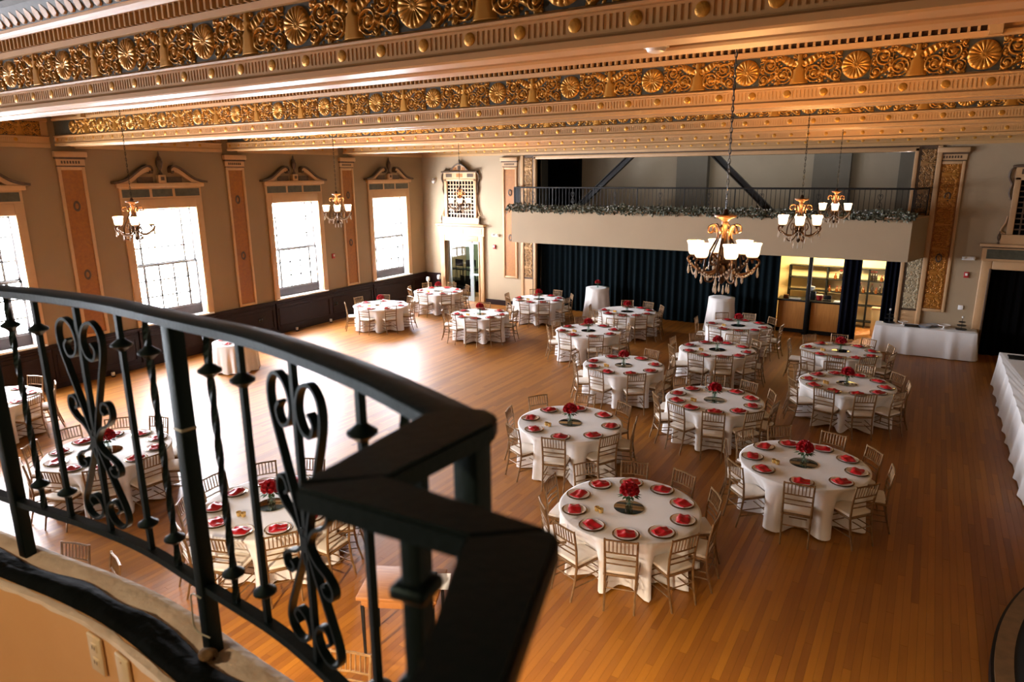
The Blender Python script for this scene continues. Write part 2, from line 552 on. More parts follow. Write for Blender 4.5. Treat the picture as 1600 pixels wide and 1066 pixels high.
# ------------------------------------------------------------------ relief pieces shared by beams, cornices and pilasters
FW, FH = 0.84, 0.31
def frieze_height(x, z):
    ax = abs(x)
    h = 0.0
    def bump(d, w):
        return max(0.0, 1 - (d / w) ** 2)
    # vase-like figure in the middle
    t = (z + FH / 2) / FH
    w = 0.055 + 0.045 * (1 - t) ** 2 - 0.03 * bump(t - 0.62, 0.12)
    if t > 0.78:
        w = 0.03
    h = max(h, 1.0 * max(0, 1 - (ax / w) ** 4) if ax < w else 0)
    # wings rising from the figure
    cx, cz = 0.11, 0.085
    a = math.radians(28)
    dx, dz = ax - cx, z - cz
    u, v = dx * math.cos(a) + dz * math.sin(a), -dx * math.sin(a) + dz * math.cos(a)
    e = (u / 0.11) ** 2 + (v / 0.04) ** 2
    if e < 1:
        h = max(h, (0.75 + 0.25 * math.cos(u * 140)) * (1 - e) ** 0.5)
    def spiral(cx, cz, R, pitch, sgn, ph):
        dx, dz = ax - cx, z - cz
        r = math.hypot(dx, dz)
        if r > R:
            return 0
        th = math.atan2(dz, dx) * sgn + ph
        q = (r / pitch - th / (2 * PI)) % 1.0
        if r < pitch * 0.5:
            return 0.9
        return max(0, 1 - ((q - 0.5) / 0.30) ** 2) * (0.95 if r > R * 0.55 else 0.8)
    h = max(h, spiral(0.155, -0.045, 0.092, 0.040, 1, 0.4))
    h = max(h, spiral(0.300, 0.060, 0.085, 0.040, -1, 1.2))
    h = max(h, spiral(0.365, -0.085, 0.060, 0.032, 1, 2.0))
    # leafy stem winding between the scrolls
    s = -0.105 + 0.06 * math.sin((ax - 0.05) * 11)
    d = abs(z - s)
    if ax > 0.06:
        h = max(h, bump(d, 0.026) * (0.7 + 0.3 * math.sin(ax * 90)))
    s2 = 0.125 + 0.02 * math.sin(ax * 17)
    h = max(h, bump(abs(z - s2), 0.018) * (0.55 + 0.35 * math.sin(ax * 75)) if ax > 0.2 else 0)
    # buds
    for bxx, bz in ((0.235, -0.02), (0.225, -0.125), (0.39, 0.0), (0.24, 0.12), (0.385, 0.13)):
        h = max(h, bump(math.hypot(ax - bxx, z - bz), 0.022))
    for px_, pz_, R_, sg in ((0.215, -0.118, 0.034, 1), (0.238, 0.018, 0.032, -1), (0.085, 0.005, 0.028, 1), (0.385, 0.025, 0.032, -1), (0.395, 0.118, 0.030, 1), (0.205, 0.122, 0.030, -1), (0.055, 0.128, 0.024, 1), (0.285, -0.055, 0.026, 1)):
        h = max(h, 0.85 * spiral(px_, pz_, R_, 0.020, sg, 0.7))
    g = math.sin(ax * 105 + 14 * z) * math.sin(z * 120 + 9 * ax)
    h = max(h, 0.42 * max(0.0, g) if ax > 0.10 else 0)
    edge = min(FW / 2 - ax, FH / 2 - abs(z))
    return max(0, h) * min(1, max(0, edge) / 0.006)

def make_frieze(nx=200, nz=72):
    m = MB()
    at = []
    for j in range(nz + 1):
        for i in range(nx + 1):
            x, z = (i / nx - 0.5) * FW, (j / nz - 0.5) * FH
            h = frieze_height(x, z)
            m.v.append((x, -0.004 - 0.026 * h, z))
            at.append(h)
    for j in range(nz):
        for i in range(nx):
            k = j * (nx + 1) + i
            m.f.append((k, k + 1, k + nx + 2, k + nx + 1))
    return m, at
_fm, _fa = make_frieze()
FRIEZE_ME = _fm.mesh('frieze_panel', FRIEZE, 'all', _fa, fix=False)
_fm2, _fa2 = make_frieze(110, 40)
FRIEZE_FAR = _fm2.mesh('frieze_panel', FRIEZE, 'all', _fa2, fix=False)
def frieze_as(m):
    me = FRIEZE_FAR.copy()
    me.materials[0] = m
    return me
FR_DK, FR_PL, FR_GR = frieze_as(FRIEZE_DK), frieze_as(FRIEZE_PL), frieze_as(FRIEZE_GR)

def make_rosette(nr=12, nt=96, R=0.152):
    m = MB()
    at = []
    for i in range(nr + 1):
        r = R * i / nr
        for k in range(nt):
            t = 2 * PI * k / nt
            q = r / R
            if q < 0.24:
                h = 0.9 - 2.5 * abs(q - 0.1)
            elif q < 0.86:
                pet = abs(math.cos(t * 9))
                h = 0.35 + 0.65 * pet ** 0.4 * (1 - 0.35 * abs(q - 0.6) / 0.3)
            elif q < 0.92:
                h = 0.02
            else:
                h = 0.75
            if i == nr:
                h = 0
            m.v.append((r * math.cos(t), -0.002 - 0.034 * h, r * math.sin(t)))
            at.append(h)
    for i in range(nr):
        for k in range(nt):
            a, b = i * nt + k, i * nt + (k + 1) % nt
            m.f.append((a, b, b + nt, a + nt))
    return m.mesh('rosette', FRIEZE, 'all', at, fix=False)
ROSETTE = make_rosette()

UW = 0.372                                            # one unit of the fluted band: seven flutes and a disc
def make_flutes():
    m = MB()
    xs = [0.0]
    x = 0.105
    xs.append(x)
    for k in range(7):
        xs += [x + 0.019] if k == 6 else [x + 0.019, x + 0.0395]
        x += 0.0395
    xs = sorted(set(round(v, 4) for v in xs)) + [UW]
    zs = [-0.056, -0.040, 0.040, 0.056]
    me_f = []
    slots = []
    for i in range(len(xs) - 1):
        slot = i % 2 == 1 and i < len(xs) - 2
        for j in range(3):
            a, b, z0, z1 = xs[i], xs[i + 1], zs[j], zs[j + 1]
            if slot and j == 1:
                m.add([(a, 0, z0), (b, 0, z0), (b, 0, z1), (a, 0, z1), (a, .014, z0), (b, .014, z0), (b, .014, z1), (a, .014, z1)],
                      [(0, 1, 5, 4), (1, 2, 6, 5), (2, 3, 7, 6), (3, 0, 4, 7), (4, 5, 6, 7)])
                slots.append(len(m.f) - 1)
            else:
                m.add([(a, 0, z0), (b, 0, z0), (b, 0, z1), (a, 0, z1)], [(0, 1, 2, 3)])
    me = m.mesh('fluted_panel', CREAM2, fix=False)
    me.materials.append(TEAL)
    for s in slots:
        me.polygons[s].material_index = 1
    bm = bmesh.new(); bm.from_mesh(me)
    bmesh.ops.remove_doubles(bm, verts=bm.verts[:], dist=0.0002)
    bm.to_mesh(me); bm.free()
    return me
FLUTES = make_flutes()
DISC = MB().lathe([(0.041, 0), (0.041, 0.003), (0.037, 0.006), (0.022, 0.009), (0.004, 0.010)], 18).mesh('disc', GOLD, True)
CROWN = MB()
_pr = [(-0.012, 0.0, 0.100), (-0.050, 0.0, 0.060), (-0.046, -0.006, 0.022), (-0.020, -0.014, 0.002), (0.020, -0.014, 0.002), (0.046, -0.006, 0.022), (0.050, 0, 0.060), (0.012, 0, 0.100)]
CROWN.add([(x, y - 0.012 - 0.075 * z / 0.115, z * 1.15) for x, y, z in _pr] + [(x, y + 0.03 - 0.075 * z / 0.115, z * 1.15) for x, y, z in _pr],
          [tuple(range(8)), tuple(range(15, 7, -1))] + [(i, (i + 1) % 8, 8 + (i + 1) % 8, 8 + i) for i in range(8)])
CROWN_ME = CROWN.mesh('crown_tongue', CREAM2)

FRONT = [(-0.090, 5.675), (-0.090, ZS + 0.012), (-0.120, ZS), (-0.290, ZS), (-0.302, ZS + 0.012), (-0.302, 5.70), (-0.280, 5.715), (-0.275, 5.725), (-0.275, 5.842),
         (-0.302, 5.846), (-0.306, 5.862), (-0.280, 5.878), (-0.260, 5.882), (-0.260, 6.19), (-0.295, 6.195), (-0.302, 6.246), (-0.275, 6.250),
         (-0.275, 6.352), (-0.345, 6.356), (-0.355, 6.378), (-0.370, 6.40), (-0.375, 6.42), (-0.385, 6.425), (-0.400, 6.48), (-0.460, 6.57), (-0.530, 6.62), (-0.530, 6.67)]
def beam_profile():
    return FRONT + [(-y - (0.075 if z < 5.68 else 0.0), z) for y, z in reversed(FRONT)]

def dress(parent, x0, x1, place, near, crown=None, dent=None, frieze=True, phase=None, full=True):
    """hang the repeated ornaments on a beam or cornice. place(x, off, z) -> location; ornaments face local -y."""
    rz = place(0, 0, 0)[1]
    fm = FRIEZE_ME if near else FRIEZE_FAR
    if frieze:
        ph = phase
        n0, n1 = math.ceil((x0 - ph) / 1.113), math.floor((x1 - ph) / 1.113)
        for n in range(n0, n1 + 1):
            x = ph + n * 1.113
            ob('rosette', ROSETTE, parent, place(x, -0.26, 6.036)[0], rz)
            xm = x + 0.5565
            if xm + 0.4 < x1:
                ob('frieze_panel', fm, parent, place(xm, -0.26, 6.036)[0], rz)
        n = n0 - 1
        if ph + n * 1.113 + 0.1565 > x0:
            ob('frieze_panel', fm, parent, place(ph + n * 1.113 + 0.5565, -0.26, 6.036)[0], rz)
    ph = phase + 0.015
    n0, n1 = math.ceil((x0 - ph) / UW), math.floor((x1 - ph) / UW)
    for n in range(n0, n1):
        x = ph + n * UW
        ob('fluted_panel', FLUTES, parent, place(x, -0.282, 5.784)[0], rz)
        ob('disc', DISC, parent, place(x + 0.046, -0.281, 5.784)[0], rot=(PI / 2, 0, rz))
    if dent:
        a, b, loc = dent
        m = MB()
        x = a
        while x < b:
            m.box(x, x + 0.024, -0.335, -0.27, 6.249, 6.353)
            x += 0.081
        bk = MB().box(a, b, -0.277, -0.275, 6.251, 6.351)
        ob('dentil_band', m.mesh('dentil_band', CREAM2), parent, loc, kind='stuff')
        ob('dentil_recess', bk.mesh('dentil_recess', RECESS), parent, loc)
    if crown:
        a, b = crown
        x = a
        while x < b:
            ob('crown_tongue', CROWN_ME, parent, place(x, -0.385, 6.43)[0], rz)
            x += 0.150

BX0 = XL + 0.33
for i, yc in enumerate(BEAMS):
    me = MB().prism(beam_profile(), BX0, XR - 0.002, 0).mesh('ceiling_beam', CREAM2)
    nm = ['first ceiling beam, over the balcony behind the camera', 'ceiling beam largest in the photo, with gilded rosette frieze', 'second gilded ceiling beam away, ending over the first full pilaster',
          'third gilded ceiling beam away, mostly hidden behind the second', 'last gilded ceiling beam before the stage'][i]
    b = ob('ceiling_beam', me, None, (0, yc, 0))
    tag(b, nm, 'ceiling beam', 'gilded ceiling beams', 'structure')
    if i == 0:
        continue
    dress(b, BX0 + 0.02, XR - 0.2, lambda x, o, z: ((x, o, z), 0.0), i < 3, crown=(-13.0, -5.0) if i == 1 else None,
          dent=(-15.8, 0.25, (0, 0, 0)) if i < 3 else None, phase=-8.66)
    bx('frieze_ground', FGROUND, b, BX0 + 0.01, XR - 0.01, -0.266, -0.259, 5.888, 6.186)
    if i == 1:
        ob('crown_ground', MB().prism([(-0.379, 6.425), (-0.388, 6.426), (-0.406, 6.482), (-0.466, 6.572), (-0.540, 6.622), (-0.535, 6.66), (-0.43, 6.5)], BX0 + 0.01, XR - 0.01, 0).mesh('crown_ground', FGROUND), b)
    bx('end_fillet', CREAM2, b, 0.25, 0.36, -0.40, -0.26, 6.20, 6.42)
    bx('end_fillet', CREAM2, b, -15.95, -15.8, -0.40, -0.26, 6.20, 6.42)
for i, (yc, z) in enumerate(((BEAMS[1], ZS),)):
    d = thing('smoke_detector', 'small white smoke detector under the nearest gilded beam', 'smoke detector', (-1.50, yc - 0.02, 5.675))
    ob('base', MB().lathe([(0.075, -0.012), (0.075, 0)], 20).mesh('base', WHITEPL, True), d)
    ob('sensor_head', MB().lathe([(0.03, -0.04), (0.05, -0.034), (0.06, -0.012)], 20).mesh('sensor_head', WHITEPL, True), d)

# cornice along the side wall and end wall, built bay by bay
HALF = [(0.0, 5.66), (0.0, 5.62), (-0.05, 5.62), (-0.055, 5.70), (-0.045, 5.725), (-0.045, 5.842), (-0.072, 5.846), (-0.076, 5.862), (-0.04, 5.88), (-0.03, 5.882), (-0.03, 6.19),
        (-0.072, 6.2), (-0.08, 6.26), (-0.05, 6.27), (-0.05, 6.35), (-0.14, 6.37), (-0.2, 6.45), (-0.3, 6.62), (-0.3, 6.67), (0.3, 6.67), (0.3, 5.66)]
ci = 1
cuts = [-4.4] + BEAMS + [22.0]
for k in range(len(cuts) - 1):
    y0, y1 = cuts[k] + (0.27 if k else 0), cuts[k + 1] - (0.27 if k < len(cuts) - 2 else 0)
    # profile offset: local -y -> world +x.  x = XL + 0.02 - off
    me = MB().prism([(XL + 0.02 - o if o < 0.25 else XL - 0.02, z) for o, z in HALF], y0, y1, 1).mesh('trim', CREAM2)
    t = ob('trim_%d' % ci, me)
    ci += 1
    tag(t, 'shadowed cornice of discs and frieze along the window wall, %s bay from the stage' % ['sixth', 'fifth', 'fourth', 'third', 'second', 'first'][k], 'cornice', kind='structure')
    if k >= 1:
        dress(t, y0 + 0.05, y1 - 0.05, lambda x, o, z: ((XL + 0.02 - (o + 0.23), x, z), PI / 2), False, phase=y0 + 0.62)
me = MB().prism([(YB - 0.02 + o if o < 0.25 else YB + 0.02, z) for o, z in HALF], XL, XR, 0).mesh('trim', CREAM2)
t = ob('trim_%d' % ci, me)
ci += 1
tag(t, 'cornice of small discs along the top of the end wall', 'cornice', kind='structure')
dress(t, XL + 0.1, XR - 0.1, lambda x, o, z: ((x, YB - 0.02 + o + 0.23, z), 0.0), False, frieze=False, phase=-8.66)

# ------------------------------------------------------------------ pilasters
MEDAL = MB()
MEDAL.grid(20, 8, lambda u, v: (0.062 * math.cos(2 * PI * u) * (1 + 0.35 * math.cos(2 * PI * v)), -0.012 * (1 + math.sin(2 * PI * v)), 0.098 * math.sin(2 * PI * u) * (1 + 0.3 * math.cos(2 * PI * v))))
MEDAL_ME = MEDAL.mesh('wreath', DARKTRIM, 'all')
CAMEO = MB().lathe([(0.06, 0), (0.05, 0.01), (0.03, 0.018), (0.005, 0.02)], 16).mesh('cameo', PANEL, True)
def pilaster(loc, rz, label, ornate=0, z0=1.10, bottom_hidden=False):
    p = thing('pilaster', label, 'pilaster', loc, rz, 'flat pilasters on the walls', 'structure')
    hw = 0.31
    # ornaments face local -y, wall at y=0
    fr = MB()
    for a in ((-hw, -hw + 0.075, z0, 5.20), (hw - 0.075, hw, z0, 5.20), (-hw + 0.075, hw - 0.075, 5.12, 5.20), (-hw + 0.075, hw - 0.075, z0, z0 + 0.075)):
        ob('frame_rail', bevel_box(a[0], a[1], -0.055, 0.0, a[2], a[3], 0.012, 'frame_rail', CREAM), p)
    bx('panel', PANEL, p, -hw + 0.07, hw - 0.07, -0.022, 0.0, z0 + 0.07, 5.13)
    bx('necking', DARKTRIM, p, -hw, hw, -0.05, 0, 5.20, 5.225)
    bx('capital', CREAM, p, -hw - 0.01, hw + 0.01, -0.055, 0, 5.225, 5.37)
    for k in range(7):
        bx('capital_slot', DARKTRIM, p, -0.22 + k * 0.064, -0.18 + k * 0.064, -0.06, -0.05, 5.27, 5.335)
    bx('capital_dark_bead', DARKTRIM, p, -hw - 0.03, hw + 0.03, -0.085, 0, 5.37, 5.42)  # thin dark bead below the abacus
    ob('abacus', bevel_box(-hw - 0.06, hw + 0.06, -0.13, 0, 5.42, 5.55, 0.015, 'abacus', CREAM), p)
    for z in (4.28, 2.63):
        w = ob('medallion', MEDAL_ME, p, (0, -0.022, z))
        ob('cameo', CAMEO, w, (0, 0, 0), rot=(PI / 2, 0, 0), scale=(0.8, 1.3, 0.6))
    if ornate:
        n = 6
        for k in range(n):
            z = z0 + 0.42 + k * 0.66
            o = ob('relief_panel', FR_PL, p, (0, -0.022, z), rot=(0, PI / 2, 0), scale=(0.80, 0.8, 1.32))
    return p
for i, y in enumerate(PIERS):
    pilaster((XL, y, 0), PI / 2, ['tan pilaster on the window wall, out of sight beside the balcony', 'tan pilaster between the two leftmost windows',
             'tan pilaster between the second and third windows', 'tan pilaster between the last two windows, behind a chandelier'][i])
pilaster((-13.48, YB, 0), 0, 'tan pilaster at the left end of the balcony front', 0)
pilaster((0.28, YB, 0), 0, 'gilded relief pilaster behind the buffet table', 1, 1.14)

# ------------------------------------------------------------------ windows
URN = MB().lathe([(0.05, 0), (0.05, 0.05), (0.025, 0.08), (0.02, 0.13), (0.045, 0.17), (0.075, 0.27), (0.085, 0.34), (0.06, 0.38), (0.075, 0.40), (0.05, 0.44), (0.022, 0.50), (0.026, 0.53), (0.006, 0.60)], 12).mesh('urn', DARKTRIM, True)
def swan(sgn, cap):
    # swan-neck of a broken pediment; local -y is out of the wall
    top = [(1.30, 4.80), (1.12, 4.83), (0.92, 4.90), (0.70, 5.05), (0.52, 5.17), (0.38, 5.22), (0.28, 5.19), (0.245, 5.11), (0.28, 5.05), (0.33, 5.075)]
    pts = catmull([(x * sgn, 0, z) for x, z in top], 4)
    m = MB()
    if cap:
        V, F = [], []
        for p in pts:
            V += [(p.x, -0.17, p.z + 0.035), (p.x, 0, p.z + 0.035), (p.x, 0, p.z - 0.02), (p.x, -0.17, p.z - 0.02)]
        for i in range(len(pts) - 1):
            for k in range(4):
                F.append((4 * i + k, 4 * i + (k + 1) % 4, 4 * i + 4 + (k + 1) % 4, 4 * i + 4 + k))
        F += [(0, 1, 2, 3), tuple(4 * len(pts) - 4 + k for k in (3, 2, 1, 0))]
        m.add(V, F)
        return m.mesh('swan_neck', DARKTRIM)
    q = [(p.x * 0.985, p.z - 0.022) for p in pts[:26]]
    low = [(p.x * 0.985, max(4.80, p.z - 0.14)) for p in pts[:26]]
    n = len(q)
    V = [(x, -0.11, z) for x, z in q] + [(x, -0.11, z) for x, z in low] + [(x, 0, z) for x, z in q] + [(x, 0, z) for x, z in low]
    F = []
    for i in range(n - 1):
        F += [(i, i + 1, n + i + 1, n + i), (2 * n + i, 3 * n + i, 3 * n + i + 1, 2 * n + i + 1), (n + i, n + i + 1, 3 * n + i + 1, 3 * n + i), (i, 2 * n + i, 2 * n + i + 1, i + 1)]
    F += [(0, n, 3 * n, 2 * n), (n - 1, 3 * n - 1, 4 * n - 1, 2 * n - 1)]
    return m.add(V, F).mesh('raking_cornice', CREAM)
SW = [(swan(1, True), swan(1, False)), (swan(-1, True), swan(-1, False))]
SPAN = {}
def window(n, y, label):
    w = thing('window_%d' % n, label, 'window', (XL, y, 0), PI / 2, None, 'structure')   # local x = world y, local -y = into the room
    H = WIN_HW
    for nm, a in (('casing', (-H - 0.20, -H, 1.05, 4.40)), ('casing', (H, H + 0.20, 1.05, 4.40)), ('casing', (-H, H, 4.13, 4.40))):
        ob(nm, bevel_box(a[0], a[1], -0.06, 0.0, a[2], a[3], 0.015, nm, CREAM), w)
    for x0, x1, z0, z1 in ((-H - 0.001, -H + 0.012, 1.12, 4.13), (H - 0.012, H + 0.001, 1.12, 4.13), (-H, H, 4.118, 4.131)):
        bx('reveal', WHITEP, w, x0, x1, 0.0, 0.34, z0, z1)
    bx('sill', WHITEP, w, -H - 0.16, H + 0.16, -0.10, 0.34, 1.085, 1.13)
    bx('apron_panel', BLIND, w, -H + 0.012, H - 0.012, 0.20, 0.24, 1.13, 1.37)
    # entablature with three green tiles
    bx('frieze_board', CREAM, w, -H - 0.20, H + 0.20, -0.05, 0.0, 4.40, 4.68)
    for a, b in ((-H - 0.14, -0.36), (-0.28, 0.28), (0.36, H + 0.14)):
        bx('frieze_tile', TILE, w, a, b, -0.06, -0.04, 4.44, 4.64)
    ob('cornice_shelf', bevel_box(-H - 0.27, H + 0.27, -0.13, 0, 4.68, 4.80, 0.02, 'cornice_shelf', CREAM), w)
    for cap, board in SW:
        c = ob('swan_neck', cap, w)
        ob('raking_cornice', board, w)
    bx('tympanum', DARKTRIM, w, -0.62, -0.20, -0.03, 0, 4.80, 4.95)
    bx('tympanum', DARKTRIM, w, 0.20, 0.62, -0.03, 0, 4.80, 4.95)
    ob('pedestal', bevel_box(-0.10, 0.10, -0.14, 0, 4.80, 5.0, 0.012, 'pedestal', CREAM), w)
    bx('pedestal_tile', DARKTRIM, w, -0.045, 0.045, -0.15, -0.13, 4.86, 4.95)
    ob('urn_finial', URN, w, (0, -0.075, 5.0))
    # upper sash: margin lights; lower sash: nearer frame
    def bar(name, m, p, x0, x1, z0, z1, y0, y1):
        return bx(name, m, p, x0, x1, y0, y1, z0, z1)
    us = ob('upper_sash', MB().box(-H + 0.012, -H + 0.055, 0.24, 0.28, 2.66, 4.115).mesh('upper_sash', SASH), w)
    for a in ((H - 0.055, H - 0.012, 2.66, 4.115), (-H + 0.012, H - 0.012, 4.07, 4.115), (-H + 0.012, H - 0.012, 2.64, 2.69)):
        bar('sash_rail', SASH, us, *a, 0.24, 0.28)
    for x in (-0.62, 0.62):
        bar('muntin', SASH, us, x - 0.026, x + 0.026, 2.69, 4.07, 0.245, 0.278)
    for z in (3.1, 3.65):
        for s in (-1, 1):
            bar('muntin', SASH, us, min(s * 0.63, s * 0.885), max(s * 0.63, s * 0.885), z - 0.020, z + 0.020, 0.245, 0.278)
    bar('muntin', SASH, us, -0.62, 0.62, 3.085, 3.12, 0.245, 0.278)
    bx('pane', GLASS, us, -H + 0.05, H - 0.05, 0.262, 0.266, 2.68, 4.08)
    ls = ob('lower_sash', MB().box(-H + 0.012, -H + 0.06, 0.20, 0.24, 1.37, 2.66).mesh('lower_sash', SASH), w)
    for a in ((H - 0.06, H - 0.012, 1.37, 2.66), (-H + 0.012, H - 0.012, 2.60, 2.66), (-H + 0.012, H - 0.012, 1.37, 1.43)):
        bar('sash_rail', SASH, ls, *a, 0.20, 0.24)
    for x in (-0.62, -0.21, 0.21, 0.62):
        bar('muntin', SASH, ls, x - (0.034 if abs(x) > .5 else 0.022), x + (0.034 if abs(x) > .5 else 0.022), 1.43, 2.60, 0.205, 0.238)
    for z in (1.78, 2.22):
        bar('muntin', SASH, ls, -0.88, 0.88, z - 0.018, z + 0.018, 0.205, 0.238)
    bx('pane', GLASS, ls, -H + 0.05, H - 0.05, 0.222, 0.226, 1.42, 2.61)
WL = ['tall sash window behind the balcony, out of sight', 'tall sash window beside the balcony, out of sight', 'sash window cut off by the photo\'s left edge', 'sash window with a chandelier hanging in front of it',
      'sash window between the two middle pilasters', 'sash window nearest the glazed door']
for n, y in enumerate(WINS):
    window(n + 1, y, WL[n])

# ------------------------------------------------------------------ wainscot, baseboards
def wainscot():
    wa = ob('trim_%d' % 20, MB().box(XL, XL + 0.035, -4.4, YB, 0, 1.0).mesh('wainscot', WAINS))
    tag(wa, 'dark brown panelled wainscot under the windows', 'wainscot', kind='structure')
    bx('cap_rail', WAINS, wa, XL, XL + 0.075, -4.4, YB, 1.0, 1.075)
    bx('base_rail', WAINS, wa, XL, XL + 0.06, -4.4, YB, 0, 0.14)
    segs = []
    for y in WINS:
        segs.append((y - 1.16, y + 1.16, 0.05))
    e = [-4.4] + [v for s in segs for v in s[:2]] + [YB - 0.05]
    for i in range(0, len(e) - 1, 2):
        segs.append((e[i] + 0.03, e[i + 1] - 0.03, 0.018))
    for a, b, d in segs:
        if b - a < 0.3:
            continue
        p = bx('wainscot_panel', WAINS, wa, XL + 0.035, XL + 0.035 + d, a, b, 0.14, 0.99)
        x = XL + 0.035 + d
        for q in ((a + 0.08, b - 0.08, 0.80, 0.825), (a + 0.08, b - 0.08, 0.24, 0.265)):
            bx('panel_moulding', WAINS, p, x, x + 0.018, q[0], q[1], q[2], q[3])
        for yy in (a + 0.08, b - 0.105):
            bx('panel_moulding', WAINS, p, x, x + 0.018, yy, yy + 0.025, 0.24, 0.825)
        bx('panel_moulding', WAINS, p, x, x + 0.022, a, b, 0.90, 0.93)
wainscot()
for n, (a, b, m) in enumerate(((XL, -16.8, WAINS), (-14.62, -13.0, WAINS), (0.0, 1.28, WALLB))):
    o = bx('baseboard_back' if n == 0 else 'baseboard_back.%03d' % n, m, None, a, b, YB - 0.04, YB, 0, 1.06 if n == 0 else 0.20, kind='structure')
    tag(o, ['dark brown wainscot return in the corner beside the glazed door', 'dark red baseboard between the glazed door and the stage', 'pale baseboard behind the buffet table'][n], 'baseboard', kind='structure')
for y, l in ((13.64, 'black outlet cover on the wainscot below the third pilaster'), (16.85, 'black outlet cover on the wainscot near the last pilaster'), (9.3, 'black outlet cover on the wainscot below the second pilaster')):
    o = thing('wall_outlet', l, 'outlet', (XL + 0.055, y, 0.57), PI / 2)
    ob('cover_plate', bevel_box(-0.10, 0.10, -0.012, 0.0, -0.07, 0.07, 0.005, 'cover_plate', IRON2), o)
    for x in (-0.045, 0.045):
        ob('socket', bevel_box(x - 0.025, x + 0.025, -0.022, -0.008, -0.045, 0.045, 0.004, 'socket', BOTTLE), o)
for y, lb_ in ((14.9, 'below the third window'), (16.4, 'between the third window and the last pilaster'), (11.6, 'below the window with the chandelier'), (8.9, 'below the first full pilaster')):
    o = thing('floor_uplight', 'small pale uplight on the floor %s' % lb_, 'uplight', (XL + 0.22, y, 0), 0, 'uplights along the wainscot')
    ob('base', MB().lathe([(0.05, 0), (0.05, 0.02), (0.02, 0.03)], 10).mesh('base', IRON2), o)
    ob('lamp_head', MB().lathe([(0.03, 0.03), (0.045, 0.06), (0.045, 0.12), (0.03, 0.125)], 10).mesh('lamp_head', WHITEPL, True), o)

